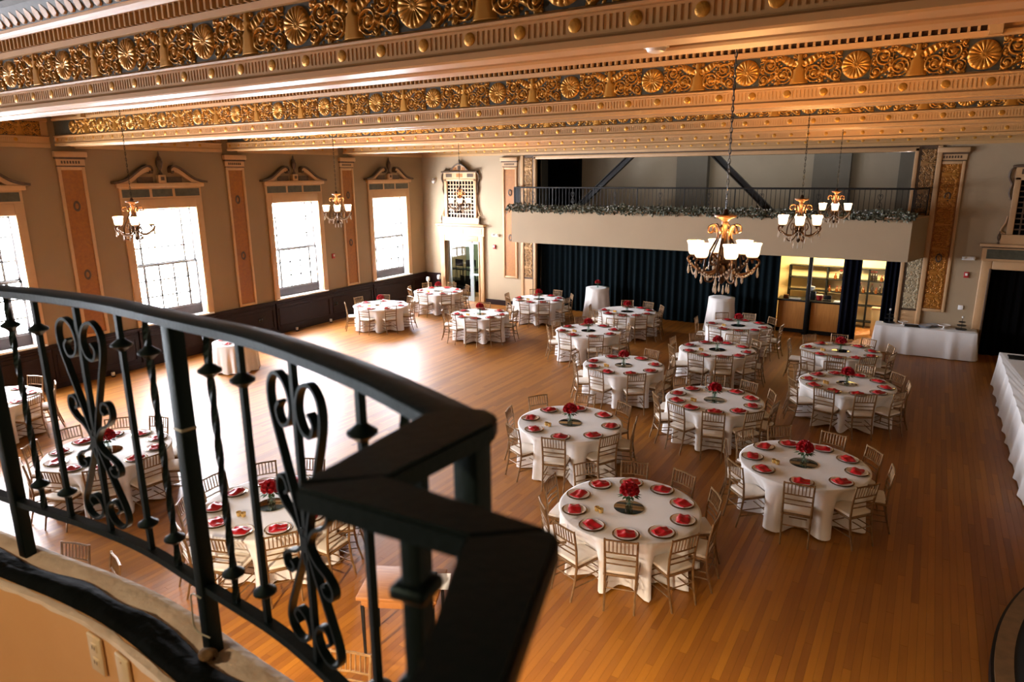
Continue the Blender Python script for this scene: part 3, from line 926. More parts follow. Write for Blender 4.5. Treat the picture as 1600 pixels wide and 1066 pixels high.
# ------------------------------------------------------------------ glazed door, grille over it, draped door
def overdoor(n, cx, dark, label):
    d = thing('door_%d' % n, label, 'doorway', (cx, YB, 0), 0, None, 'structure')
    hw = 0.81 if n == 1 else 0.95
    tm = CREAM
    for s in (-1, 1):
        a, b = sorted((s * hw, s * (hw + 0.24)))
        ob('casing', bevel_box(a, b, -0.09, 0, 0, 2.62, 0.02, 'casing', tm), d)
        ob('casing_bead', bevel_box(*sorted((s * hw, s * (hw + 0.05))), -0.11, 0, 0, 2.42, 0.01, 'casing_bead', DARKTRIM if n == 2 else tm), d)
    ob('casing', bevel_box(-hw, hw, -0.09, 0, 2.40, 2.62, 0.02, 'casing', tm), d)
    bx('frieze_board', tm, d, -hw - 0.26, hw + 0.26, -0.08, 0, 2.62, 3.0)
    for a, b in ((-hw - 0.16, -0.22), (-0.10, 0.10), (0.22, hw + 0.16)):
        bx('frieze_tile', TILE if n == 2 else WALLB, d, a, b, -0.09, -0.07, 2.68, 2.93)
    ob('cornice_shelf', bevel_box(-hw - 0.34, hw + 0.34, -0.22, 0, 3.0, 3.08, 0.02, 'cornice_shelf', tm), d)
    bx('cornice_bed', DARKTRIM, d, -hw - 0.28, hw + 0.28, -0.15, 0, 2.965, 3.0)
    g = thing('wall_grille', 'ornate cream grille panel with lattice over the %s' % ('glazed door' if n == 1 else 'black-draped doorway'), 'grille', (cx, YB, 0), 0, None, 'structure')
    gm = CREAM if n == 1 else DARKTRIM
    gw = 0.76
    bx('plinth', CREAM, g, -gw - 0.1, gw + 0.1, -0.12, 0, 3.08, 3.32)
    for s in (-1, 1):
        a, b = sorted((s * 0.62, s * gw))
        ob('stile', bevel_box(a, b, -0.09, 0, 3.32, 4.78, 0.015, 'stile', CREAM), g)
        u = ob('urn_finial', URN, g, (s * (gw + 0.14), -0.10, 3.08), scale=0.55)
        pts = catmull([(s * (gw + 0.02), -0.05, 3.34), (s * (gw + 0.13), -0.05, 3.42), (s * (gw + 0.05), -0.05, 3.62), (s * (gw + 0.02), -0.05, 3.8)], 5)
        ob('side_scroll', MB().tube(pts, 0.022, 6).mesh('side_scroll', CREAM, True), g)
        pts = catmull([(s * (gw + 0.01), -0.05, 4.2), (s * (gw + 0.07), -0.05, 4.4), (s * (gw + 0.04), -0.05, 4.6), (s * (gw + 0.12), -0.05, 4.78), (s * (gw + 0.08), -0.05, 4.98), (s * (gw - 0.06), -0.05, 5.02)], 5)
        ob('side_scroll', MB().tube(pts, 0.03, 6).mesh('side_scroll', DARKTRIM, True), g)
    ob('rail', bevel_box(-gw, gw, -0.09, 0, 4.70, 4.80, 0.015, 'rail', CREAM), g)
    bx('dark_back', BLACKCL, g, -0.63, 0.63, -0.02, -0.005, 3.3, 4.72)
    for k in range(1, 9):
        x = -0.62 + 1.24 * k / 9
        bx('lattice_bar', CREAM if n == 1 else DARKTRIM, g, x - 0.017, x + 0.017, -0.045, -0.025, 3.32, 4.70)
    for k in range(1, 10):
        z = 3.32 + 1.38 * k / 10
        bx('lattice_bar', CREAM if n == 1 else DARKTRIM, g, -0.62, 0.62, -0.05, -0.03, z - 0.017, z + 0.017)
    bx('top_frieze', CREAM, g, -gw, gw, -0.10, 0, 4.80, 5.02)
    for x in (-0.5, 0.0, 0.5):
        bx('top_tile', DARKTRIM if x else PANEL, g, x - 0.14, x + 0.14, -0.11, -0.09, 4.85, 4.98)
    ob('top_shelf', bevel_box(-gw - 0.08, gw + 0.08, -0.16, 0, 5.02, 5.08, 0.015, 'top_shelf', DARKTRIM), g)
    arc = [(-0.42, 5.08)] + [(-0.42 + 0.84 * k / 12, 5.08 + 0.26 * math.sin(PI * k / 12)) for k in range(1, 12)] + [(0.42, 5.08)]
    ob('lunette', MB().prism(arc, -0.10, 0, 1).mesh('lunette', CREAM), g)
    pts = [(x, -0.11, z + 0.01) for x, z in arc]
    ob('lunette_moulding', MB().tube(pts, 0.032, 6).mesh('lunette_moulding', DARKTRIM, True), g)
    for k in (-1, 0, 1):
        bx('lunette_panel', PANEL if k else DARKTRIM, g, k * 0.2 - 0.07, k * 0.2 + 0.07, -0.115, -0.095, 5.12, 5.22 if k else 5.28)
    ob('crest_finial', URN, g, (0, -0.10, 5.33), scale=0.42)
    return d
d1 = overdoor(1, -15.71, False, 'cream doorway with aluminium glazed door in the far corner')
for a in ((-0.80, -0.74, 0, 2.40), (0.74, 0.80, 0, 2.40), (0.36, 0.44, 0, 2.40)):
    bx('aluminium_stile', ALU, d1, a[0], a[1], 0.10, 0.16, a[2], a[3])
bx('aluminium_head', ALU, d1, -0.74, 0.74, 0.10, 0.16, 2.30, 2.40)
bx('aluminium_rail', ALU, d1, 0.44, 0.74, 0.10, 0.16, 1.05, 1.13)
lf = ob('door_leaf', MB().box(-0.73, -0.64, 0.11, 0.15, 0.01, 2.29).mesh('door_leaf', ALU), d1)
for a in ((0.27, 0.355, 0.01, 2.29), (-0.64, 0.27, 2.19, 2.29), (-0.64, 0.27, 0.01, 0.2)):
    bx('leaf_rail', ALU, lf, a[0], a[1], 0.11, 0.15, a[2], a[3])
bx('pane', GLASS, lf, -0.64, 0.27, 0.127, 0.133, 0.2, 2.19)
ob('handle', MB().tube([(0.30, 0.10, 0.9), (0.30, 0.04, 0.92), (0.30, 0.04, 1.18), (0.30, 0.10, 1.2)], 0.014, 6).mesh('handle', ALU, True), lf)
bx('pane', GLASS, d1, 0.44, 0.74, 0.127, 0.133, 1.13, 2.30)
bx('pane', GLASS, d1, 0.44, 0.74, 0.127, 0.133, 0.03, 1.05)
d2 = overdoor(2, 2.45, True, 'wide doorway closed by a black drape behind the serving table')
def folds(x0, x1, z0, z1, y, amp, n, m, name, thick=0.0, seed=0):
    r = random.Random(seed)
    ph = [r.uniform(0, 6) for _ in range(4)]
    k = max(12, int(n * 8))
    def fn(u, v):
        s = math.sin(2 * PI * n * u + ph[0] + 0.6 * math.sin(5 * u + ph[1]))
        s2 = math.sin(2 * PI * n * 0.37 * u + ph[2])
        a = amp * (0.75 + 0.35 * (1 - v)) * (s * 0.75 + s2 * 0.4)
        return (x0 + (x1 - x0) * u, y + a, z0 + (z1 - z0) * v)
    me = MB().grid(k, 8, fn).mesh(name, m, 'all', fix=False)
    return me
tag(bx('wall_light_block', BLACKCL, None, 0.42, XR, 22.62, 22.68, 0, 3.0), 'unseen dark wall added behind the right doorway drape to block outside light', 'wall', kind='structure')  # added out of sight so no outside light leaks under the drape
ob('drape', folds(-0.95, 0.95, 0.02, 2.41, 0.22, 0.05, 9, BLACKCL, 'drape', seed=3), d2)

# ante-room behind the glazed door with stacked chairs
ar = ob('wall_anteroom', MB().box(XL, -13.4, 24.9, 25.0, 0, 3.3).mesh('wall_anteroom', GREENW), kind='structure')
tag(ar, 'pale green wall of the room behind the glazed door', 'wall', kind='structure')
tag(bx('wall_anteroom_side', GREENW, None, -13.5, -13.4, 22.3, 24.9, 0, 3.3), 'pale green side wall of the room behind the glazed door', 'wall', kind='structure')
tag(bx('ceiling_anteroom', GREENW, None, XL, -13.4, 22.3, 24.9, 3.2, 3.3), 'pale green ceiling of the room behind the glazed door', 'ceiling', kind='structure')
tag(bx('floor_backstage', TABLEWOOD, None, XL - 0.2, XR + 0.2, 22.69, 25.2, -0.2, 0.0), 'wooden floor behind the stage curtains and the glazed door', 'floor', kind='structure')
def dark_chair(loc, rz, lab):
    c = thing('stacking_chair', lab, 'chair', loc, rz, 'dark chairs behind the glazed door')
    ob('seat', bevel_box(-0.22, 0.22, -0.22, 0.22, 0.42, 0.46, 0.012, 'seat', IRON2), c)
    ob('backrest', bevel_box(-0.21, 0.21, -0.25, -0.22, 0.60, 0.88, 0.01, 'backrest', IRON2), c)
    for x in (-0.2, 0.2):
        ob('leg', MB().tube([(x, 0.2, 0), (x, 0.19, 0.42)], 0.014, 6).mesh('leg', IRON2), c)
        ob('leg', MB().tube([(x, -0.26, 0), (x, -0.22, 0.45), (x, -0.25, 0.86)], 0.014, 6).mesh('leg', IRON2), c)
dt = thing('stacking_table', 'dark table carrying the dark chairs behind the glazed door', 'table', (-16.65, 23.3, 0))
ob('tabletop', bevel_box(-0.72, 0.72, -0.36, 0.36, 0.60, 0.64, 0.008, 'tabletop', IRON2), dt)
for x in (-0.65, 0.65):
    for y in (-0.3, 0.3):
        ob('leg', MB().tube([(x, y, 0), (x, y, 0.60)], 0.02, 6).mesh('leg', IRON2), dt)
ob('modesty_panel', bevel_box(-0.62, 0.62, 0.25, 0.27, 0.08, 0.60, 0.004, 'modesty_panel', IRON2), dt)
for k, x in enumerate((-17.08, -16.62, -16.16)):
    dark_chair((x, 23.28, 0.641), 0.5 * k - 0.6, 'dark chair on the dark table behind the glazed door, %s from the window wall' % ['first', 'second', 'third'][k])
for k, x in enumerate((-16.55, -15.95)):
    dark_chair((x, 22.72, 0), 0.9 * k + 2.6, 'dark chair on the floor behind the glazed door, %s from the window wall' % ['first', 'second'][k])

# ------------------------------------------------------------------ stage opening: frame, loft, ceiling, balcony, curtains
P0, P1 = -12.34, -0.60
fr = thing('trim_21', 'carved bronze-and-cream frame around the stage opening', 'stage frame', (0, YB, 0), 0, None, 'structure')
for sgn, xe in ((-1, P0), (1, P1)):
    def X(a, b):
        return sorted((xe + sgn * a, xe + sgn * b))
    ob('inner_bead', bevel_box(*X(0.0, 0.10), -0.10, 0.3, 0, 5.56, 0.015, 'inner_bead', CREAM), fr)
    bx('dark_bead', DARKTRIM, fr, *X(0.10, 0.15), -0.07, 0, 0, 5.60)
    bx('carved_back', DARKTRIM, fr, *X(0.15, 0.52), -0.05, 0, 1.0, 5.60)
    bx('carved_foot', CREAM, fr, *X(0.15, 0.52), -0.06, 0, 0, 1.12)
    ob('outer_bead', bevel_box(*X(0.52, 0.64), -0.09, 0, 0, 5.60, 0.015, 'outer_bead', CREAM), fr)
    for k in range(6):
        z = 1.55 + 0.72 * k
        ob('relief_panel', FR_DK if (sgn < 0 or z > 2.5) else FR_GR, fr, (xe + sgn * 0.335, -0.05, z), rot=(0, PI / 2, 0), scale=(0.88, 0.8, 1.15))
ob('head_bead', bevel_box(P0 - 0.1, P1 + 0.1, -0.10, 0.3, 5.46, 5.58, 0.015, 'head_bead', CREAM), fr)
bx('head_dark_strip', DARKTRIM, fr, P0 - 0.5, P1 + 0.5, -0.06, 0, 5.575, 5.62)  # thin dark strip above the head bead
# loft above the balcony
lo = ob('wall_loft', MB().box(-13.4, 0.4, 24.9, 25.0, 2.7, 6.6).mesh('wall_loft', GREY), kind='structure')
tag(lo, 'grey back wall of the loft behind the stage balcony', 'wall', kind='structure')
for a, b, m in ((-13.3, -11.95, BLACKCL), (-8.05, -6.95, GREYD), (-3.5, -2.4, GREYD), (-1.05, -0.6, GREYD)):
    bx('wall_pier', m, lo, a, b, 24.6, 24.9, 2.7, 6.5)
bx('understage_back', GREYD, lo, -13.3, -4.7, 24.9, 25.0, 0, 2.7)
bx('side', GREYD, lo, -13.4, -13.3, 22.3, 24.9, 0, 6.6)
bx('side', GREYD, lo, 0.3, 0.4, 22.3, 24.9, 0, 6.6)
for a, b in (((-9.27, 23.2, 5.51), (-11.6, 23.2, 3.45)), ((-6.27, 23.2, 5.45), (-4.15, 23.2, 3.45))):
    v = Vector(b) - Vector(a)
    t = thing('diagonal_brace', 'black diagonal steel brace, %s of the two above the stage balcony' % ('left' if a[0] < -8 else 'right'), 'brace', a, 0, 'loft braces', 'structure')
    L = v.length + 0.4
    ang = math.atan2(v.z, v.x)
    for nm, z0, z1, w in (('flange', -0.10, -0.07, 0.09), ('flange', 0.07, 0.10, 0.09), ('web', -0.07, 0.07, 0.03)):
        o = ob(nm, MB().box(-0.5, L, -w, w, z0, z1).mesh(nm, IRON2), t, rot=(0, -ang, 0))
# balcony across the stage
BY = 20.6
bal = thing('stage_balcony', 'cream curved-end balcony front across the stage opening', 'balcony', (0, 0, 0), 0, None, 'structure')
poly = [(-12.58, BY), (-0.42, BY), (-0.06, YB - 0.02), (-0.06, YB - 0.001), (-13.10, YB - 0.001), (-13.10, YB - 0.05)]
ob('balcony_front', MB().prism(poly, 2.62, 3.74, 2).mesh('balcony_front', WALLB), bal)
ob('ledge', MB().prism([(-12.60, BY - 0.03), (-0.40, BY - 0.03), (-0.04, YB - 0.03), (-0.04, YB - 0.002), (-13.12, YB - 0.002)], 3.74, 3.775, 2).mesh('ledge', CREAM), bal)
bx('deck', GREYD, bal, P0 + 0.001, P1 - 0.001, YB + 0.001, 24.9, 2.62, 3.74)
def rail_run():
    r = thing('balcony_railing', 'thin black iron railing on top of the stage balcony', 'railing', (0, 0, 0))
    path = [(-13.02, YB - 0.10), (-12.50, BY + 0.07), (-0.48, BY + 0.07), (-0.16, YB - 0.10)]
    Z0, Z1 = 3.86, 4.50
    ob('top_rail', MB().tube([(x, y, Z1) for x, y in path], 0.026, 6).mesh('top_rail', IRON2), r)
    ob('bottom_rail', MB().tube([(x, y, Z0) for x, y in path], 0.014, 6).mesh('bottom_rail', IRON2), r)
    bal_me = MB().tube([(0, 0, Z0), (0, 0, Z1)], 0.010, 4).mesh('baluster', IRON2)
    post_me = MB().tube([(0, 0, 3.775), (0, 0, Z1)], 0.022, 4).mesh('post', IRON2)
    sc_pts = catmull([(0.0, 0, 4.18), (0.05, 0, 4.26), (0.055, 0, 4.33), (0.025, 0, 4.355), (0.012, 0, 4.32), (0.03, 0, 4.30)], 3)
    ms = MB()
    for sx in (1, -1):
        for sz in (1, -1):
            ms.tube([(p.x * sx, 0, 4.18 + (p.z - 4.18) * sz) for p in sc_pts], 0.008, 4)
    sc_me = ms.mesh('scroll', IRON2)
    def seg(a, b, n):
        for k in range(n + 1):
            x, y = a[0] + (b[0] - a[0]) * k / n, a[1] + (b[1] - a[1]) * k / n
            if k % 12 == 0:
                ob('post', post_me, r, (x, y, 0))
            else:
                ob('baluster', bal_me, r, (x, y, 0))
                if k % 12 == 6:
                    ob('scroll', sc_me, r, (x, y, 0))
    seg(path[1], path[2], 96)
    seg(path[0], path[1], 10)
    seg(path[3], path[2], 10)
rail_run()
def garland():
    g = thing('garland', 'leafy green and white garland along the foot of the balcony railing', 'garland')
    m = MB()
    r = random.Random(5)
    n = 4200
    for k in range(n):
        u = r.random()
        x = -12.75 + 12.4 * u
        dens = 0.10 + 0.06 * abs(math.sin(x * 1.7)) + 0.03 * math.sin(x * 5)
        y = BY - 0.04 + r.uniform(-0.09, 0.08)
        z = 3.79 + r.uniform(-0.07, dens)
        if y < BY - 0.03:
            z -= 0.02
        s = r.uniform(0.06, 0.12)
        a = r.uniform(0, 2 * PI)
        t = r.uniform(-1.2, 1.2)
        d = Vector((math.cos(a) * math.cos(t), math.sin(a) * math.cos(t), math.sin(t)))
        w = d.cross(Vector((r.uniform(-1, 1), r.uniform(-1, 1), r.uniform(-1, 1)))).normalized() * s * 0.35
        p = Vector((x, y, z))
        nrm = d.cross(w).normalized() * s * 0.15
        m.add([p, p + d * s * 0.5 + w + nrm, p + d * s, p + d * s * 0.5 - w + nrm], [(0, 1, 2, 3)])
    ob('leaves', m.mesh('leaves', LEAF, fix=False), g, kind='stuff')
    m = MB()
    for k in range(260):
        x = -12.6 + 12.1 * r.random()
        o = (x, BY - 0.05 + r.uniform(-0.06, 0.02), 3.80 + r.uniform(-0.05, 0.15))
        m.lathe([(0.004, -0.012), (0.028, 0), (0.004, 0.022)], 5, o)
    ob('berries', m.mesh('berries', PAPER, fix=False), g, kind='stuff')
    ob('stem', MB().tube([(-12.7 + 12.2 * k / 40, BY - 0.01, 3.795 + 0.012 * math.sin(k)) for k in range(41)], 0.012, 5).mesh('stem', STEM), g)
garland()
for nm, x0, x1, m, lab, n, sd in (('stage_curtain', -12.33, -8.98, VELVET, 'teal velvet stage curtain behind the taller cocktail table', 15, 1), ('stage_curtain', -9.04, -3.86, VELVET, 'wide dark teal stage curtain behind the big chandelier', 22, 2),
                               ('stage_curtain', -2.08, -1.58, NAVY, 'narrow navy curtain right of the wooden bar', 3.5, 4), ('stage_curtain', -0.98, -0.52, NAVY, 'narrow navy curtain beside the gilded pilaster', 3.5, 5)):
    c = thing(nm, lab, 'curtain', (0, 0, 0), 0, 'stage curtains')
    ob('drape', folds(x0, x1, 0.02, 2.70, 22.34 + (0.06 if sd == 2 else 0), 0.055, n, m, 'drape', seed=sd), c)
    ob('curtain_rail', MB().tube([(x0, 22.36, 2.66), (x1, 22.36, 2.66)], 0.016, 6).mesh('curtain_rail', IRON2), c)

# ------------------------------------------------------------------ bar, back-bar shelves, bottles
bw = ob('wall_bar', MB().box(-4.6, -0.35, 24.72, 24.78, 0, 2.62).mesh('wall_bar', YELLOW), kind='structure')
tag(bw, 'warm lit yellow wall behind the bar shelves', 'wall', kind='structure')
bx('side', YELLOW, bw, -4.7, -4.6, 22.75, 24.78, 0, 2.62)
bar = thing('bar_counter', 'wood-fronted bar counter with black top under the balcony', 'bar', (0, 0, 0))
bx('front_panel', BARWOOD, bar, -3.86, -3.02, 22.62, 22.66, 0.12, 1.0)
bx('front_panel', BARWOOD, bar, -2.90, -1.98, 22.62, 22.66, 0.12, 1.0)
bx('frame_post', IRON2, bar, -3.02, -2.90, 22.60, 22.68, 0, 1.0)
bx('toe_kick', IRON2, bar, -3.9, -1.95, 22.64, 23.2, 0, 0.12)
bx('carcass', IRON2, bar, -3.88, -1.97, 22.66, 23.15, 0.12, 1.0)
ob('countertop', bevel_box(-3.92, -1.94, 22.56, 23.22, 1.0, 1.05, 0.008, 'countertop', IRON2), bar)
o = thing('support_post', 'slim black post standing on the floor before the bar', 'post', (-3.0, 22.5, 0), kind='structure')
ob('shaft', bevel_box(-0.055, 0.055, -0.055, 0.055, 0, 2.62, 0.006, 'shaft', IRON2), o)
ob('base_plate', bevel_box(-0.09, 0.09, -0.09, 0.09, 0, 0.02, 0.004, 'base_plate', IRON2), o)
def shelf(x0, x1, ups, zs, lab, z0=0.1, z1=1.93):
    s = thing('back_bar_shelf', lab, 'shelf', (0, 24.3, 0), 0, 'back-bar shelves')
    for x in ups:
        bx('upright', IRON2, s, x - 0.02, x + 0.02, -0.02, 0.02, z0 - 0.1, z1)
        bx('upright', IRON2, s, x - 0.02, x + 0.02, 0.28, 0.32, z0 - 0.1, z1)
    for z in zs:
        bx('shelf_board', IRON2, s, x0, x1, -0.02, 0.32, z - 0.012, z + 0.012)
    return s
shelf(-3.9, -2.2, (-3.88, -3.25, -2.72, -2.22), (0.15, 0.70, 1.10, 1.52, 1.92), 'black-framed back-bar shelf behind the bar counter')
shelf(-1.95, -0.9, (-1.93, -1.50, -0.92), (0.20, 0.72, 1.13, 1.53, 1.92), 'black-framed back-bar shelf holding bottles, seen past the navy curtain')
BOT = MB().lathe([(0.036, 0), (0.038, 0.01), (0.038, 0.17), (0.030, 0.20), (0.014, 0.225), (0.013, 0.285), (0.016, 0.29), (0.016, 0.305)], 10).mesh('bottle', BOTTLE, True)
BOTA = MB().lathe([(0.045, 0), (0.048, 0.02), (0.048, 0.10), (0.02, 0.13), (0.016, 0.17), (0.02, 0.18)], 10).mesh('bottle', AMBER, True)
CAP = MB().lathe([(0.017, 0.285), (0.017, 0.31)], 8).mesh('cap', REDPL)
places = [(-1.44, 1.542, 0), (-1.37, 1.542, 0), (-1.30, 1.542, 0), (-1.14, 1.542, 1), (-1.02, 1.542, 1), (-1.38, 1.142, 0), (-1.26, 1.142, 1), (-1.16, 1.142, 0), (-1.05, 1.142, 0), (-1.62, 1.142, 1), (-1.72, 1.142, 0),
          (-2.34, 1.532, 0), (-2.28, 1.112, 1), (-2.40, 1.112, 1), (-2.30, 1.532, 0), (-2.48, 1.532, 1), (-2.62, 1.112, 1)]
for k, (x, z, t) in enumerate(places):
    sh = 'beside the navy curtain' if x > -2 else 'over the bar counter'
    lv = 'upper' if z > 1.4 else 'lower'
    same = sorted(p[0] for p in places if p[2] == t and (p[1] > 1.4) == (z > 1.4) and (p[0] > -2) == (x > -2))
    nth = ['first', 'second', 'third', 'fourth'][same.index(x)] + ' from the left'
    b = thing('bottle', '%s on the %s shelf %s, %s' % ('dark slim bottle' if t == 0 else 'short amber bottle', lv, sh, nth), 'bottle', (x, 24.40, z), 0,
              '%s bottles on the %s shelf %s' % ('dark slim' if t == 0 else 'short amber', lv, sh))
    ob('glass_body', BOT if t == 0 else BOTA, b)
    ob('cap', CAP, b, (0, 0, 0.0 if t == 0 else -0.12))
def small(name, lab, cat, loc, parts, rz=0, group=None):
    t = thing(name, lab, cat, loc, rz, group)
    for nm, me in parts:
        ob(nm, me, t)
    return t
small('condiment_box', 'small amber box at the end of the bar counter', 'box', (-3.68, 22.8, 1.05), [('body', bevel_box(-0.07, 0.07, -0.05, 0.05, 0, 0.10, 0.006, 'body', AMBER)), ('lid', bevel_box(-0.075, 0.075, -0.055, 0.055, 0.10, 0.115, 0.004, 'lid', TABLEWOOD))])
small('serving_tray', 'white tray lying on the bar counter beside the amber box', 'tray', (-3.40, 22.8, 1.05), [('tray_base', bevel_box(-0.16, 0.16, -0.10, 0.10, 0, 0.015, 0.004, 'tray_base', PLATE)), ('rim', bevel_box(-0.17, 0.17, -0.11, -0.10, 0, 0.04, 0.003, 'rim', PLATE))])
small('tap_tower', 'dark drinks machine on the bar counter beside the post', 'machine', (-2.98, 22.95, 1.05), [('body', bevel_box(-0.14, 0.14, -0.1, 0.1, 0, 0.26, 0.02, 'body', IRON2)), ('hopper', MB().lathe([(0.05, 0.26), (0.10, 0.30), (0.10, 0.40), (0.02, 0.42)], 10).mesh('hopper', BLUEGL, True))])
small('ice_bucket', 'red-rimmed bucket on the bar counter right of the post', 'bucket', (-2.72, 22.9, 1.05), [('body', MB().lathe([(0.07, 0), (0.10, 0.15), (0.09, 0.15), (0.06, 0.02)], 14).mesh('body', REDPL, True)), ('rim', MB().lathe([(0.098, 0.145), (0.105, 0.15), (0.105, 0.165), (0.095, 0.165)], 14).mesh('rim', PLATE, True))])
small('card_reader', 'black point-of-sale gadget on the bar counter', 'gadget', (-2.48, 22.85, 1.05), [('base', bevel_box(-0.12, 0.12, -0.08, 0.08, 0, 0.03, 0.006, 'base', IRON2)), ('screen', bevel_box(-0.10, 0.10, 0.0, 0.02, 0.04, 0.17, 0.006, 'screen', IRON2)), ('stand', MB().tube([(0, 0.01, 0.02), (0, 0.012, 0.06)], 0.02, 6).mesh('stand', IRON2))])
small('menu_stack', 'pile of white papers at the curtain end of the bar', 'papers', (-2.15, 22.8, 1.05), [('sheet', bevel_box(-0.14, 0.14, -0.10, 0.10, 0, 0.012, 0.002, 'sheet', PAPER)), ('top_sheet', bevel_box(-0.13, 0.14, -0.09, 0.11, 0.012, 0.024, 0.002, 'top_sheet', PAPER))])
pl = thing('plinth', 'pale yellow plinth standing before the bottle shelf', 'plinth', (-1.12, 23.4, 0))
ob('shaft', bevel_box(-0.12, 0.12, -0.12, 0.12, 0, 0.82, 0.006, 'shaft', YELLOW), pl)
ob('cap', bevel_box(-0.15, 0.15, -0.15, 0.15, 0.82, 0.87, 0.006, 'cap', CREAM), pl)

# ------------------------------------------------------------------ devices on the walls
def device(name, lab, cat, loc, rz, parts):
    t = thing(name, lab, cat, loc, rz)
    for nm, me in parts:
        ob(nm, me, t)
EMB = lambda: [('housing', bevel_box(-0.15, 0.15, -0.07, 0, -0.05, 0.05, 0.012, 'housing', WHITEPL)), ('lamp', MB().lathe([(0.03, 0), (0.045, 0.03), (0.04, 0.06)], 10, (0.11, -0.09, -0.02)).mesh('lamp', WHITEPL)), ('lamp', MB().lathe([(0.03, 0), (0.045, 0.03), (0.04, 0.06)], 10, (-0.11, -0.09, -0.02)).mesh('lamp', WHITEPL))]
HORN = lambda: [('plate', bevel_box(-0.06, 0.06, -0.04, 0, -0.08, 0.08, 0.01, 'plate', REDPL)), ('strobe', bevel_box(-0.03, 0.03, -0.065, -0.04, -0.02, 0.05, 0.006, 'strobe', WHITEPL))]
device('emergency_light', 'white twin-lamp emergency light on the wall right of the glazed door', 'emergency light', (-14.12, YB, 2.69), 0, EMB())
device('emergency_light', 'white twin-lamp emergency light on the wall beside the gilded pilaster', 'emergency light', (0.96, YB, 2.66), 0, EMB())
device('alarm_strobe', 'red fire alarm strobe under the emergency light by the glazed door', 'fire alarm', (-14.2, YB, 2.25), 0, HORN())
device('alarm_strobe', 'red fire alarm strobe on the wall above the buffet table', 'fire alarm', (0.97, YB, 2.21), 0, HORN())
device('alarm_strobe', 'small red alarm box beside the last pilaster of the window wall', 'fire alarm', (XL, 16.92, 2.24), PI / 2, HORN())
device('thermostat', 'white thermostat on the wall above the buffet table end', 'thermostat', (0.95, YB, 1.31), 0, [('plate', bevel_box(-0.06, 0.06, -0.03, 0, -0.06, 0.06, 0.006, 'plate', PAPER)), ('dial', MB().lathe([(0.035, 0), (0.03, 0.02)], 12).mesh('dial', WHITEPL))])
device('security_camera', 'white dome security camera high in the far corner', 'security camera', (-16.98, YB, 4.73), 0, [('bracket', bevel_box(-0.06, 0.06, -0.08, 0, -0.06, 0.08, 0.01, 'bracket', WHITEPL)), ('dome', MB().lathe([(0.02, -0.16), (0.06, -0.13), (0.08, -0.07), (0.08, -0.05)], 12, (0, -0.10, 0.05)).mesh('dome', WHITEPL, True)), ('lens', MB().lathe([(0.01, -0.15), (0.035, -0.12), (0.035, -0.10)], 10, (-0.03, -0.15, 0.06)).mesh('lens', BOTTLE, True))])

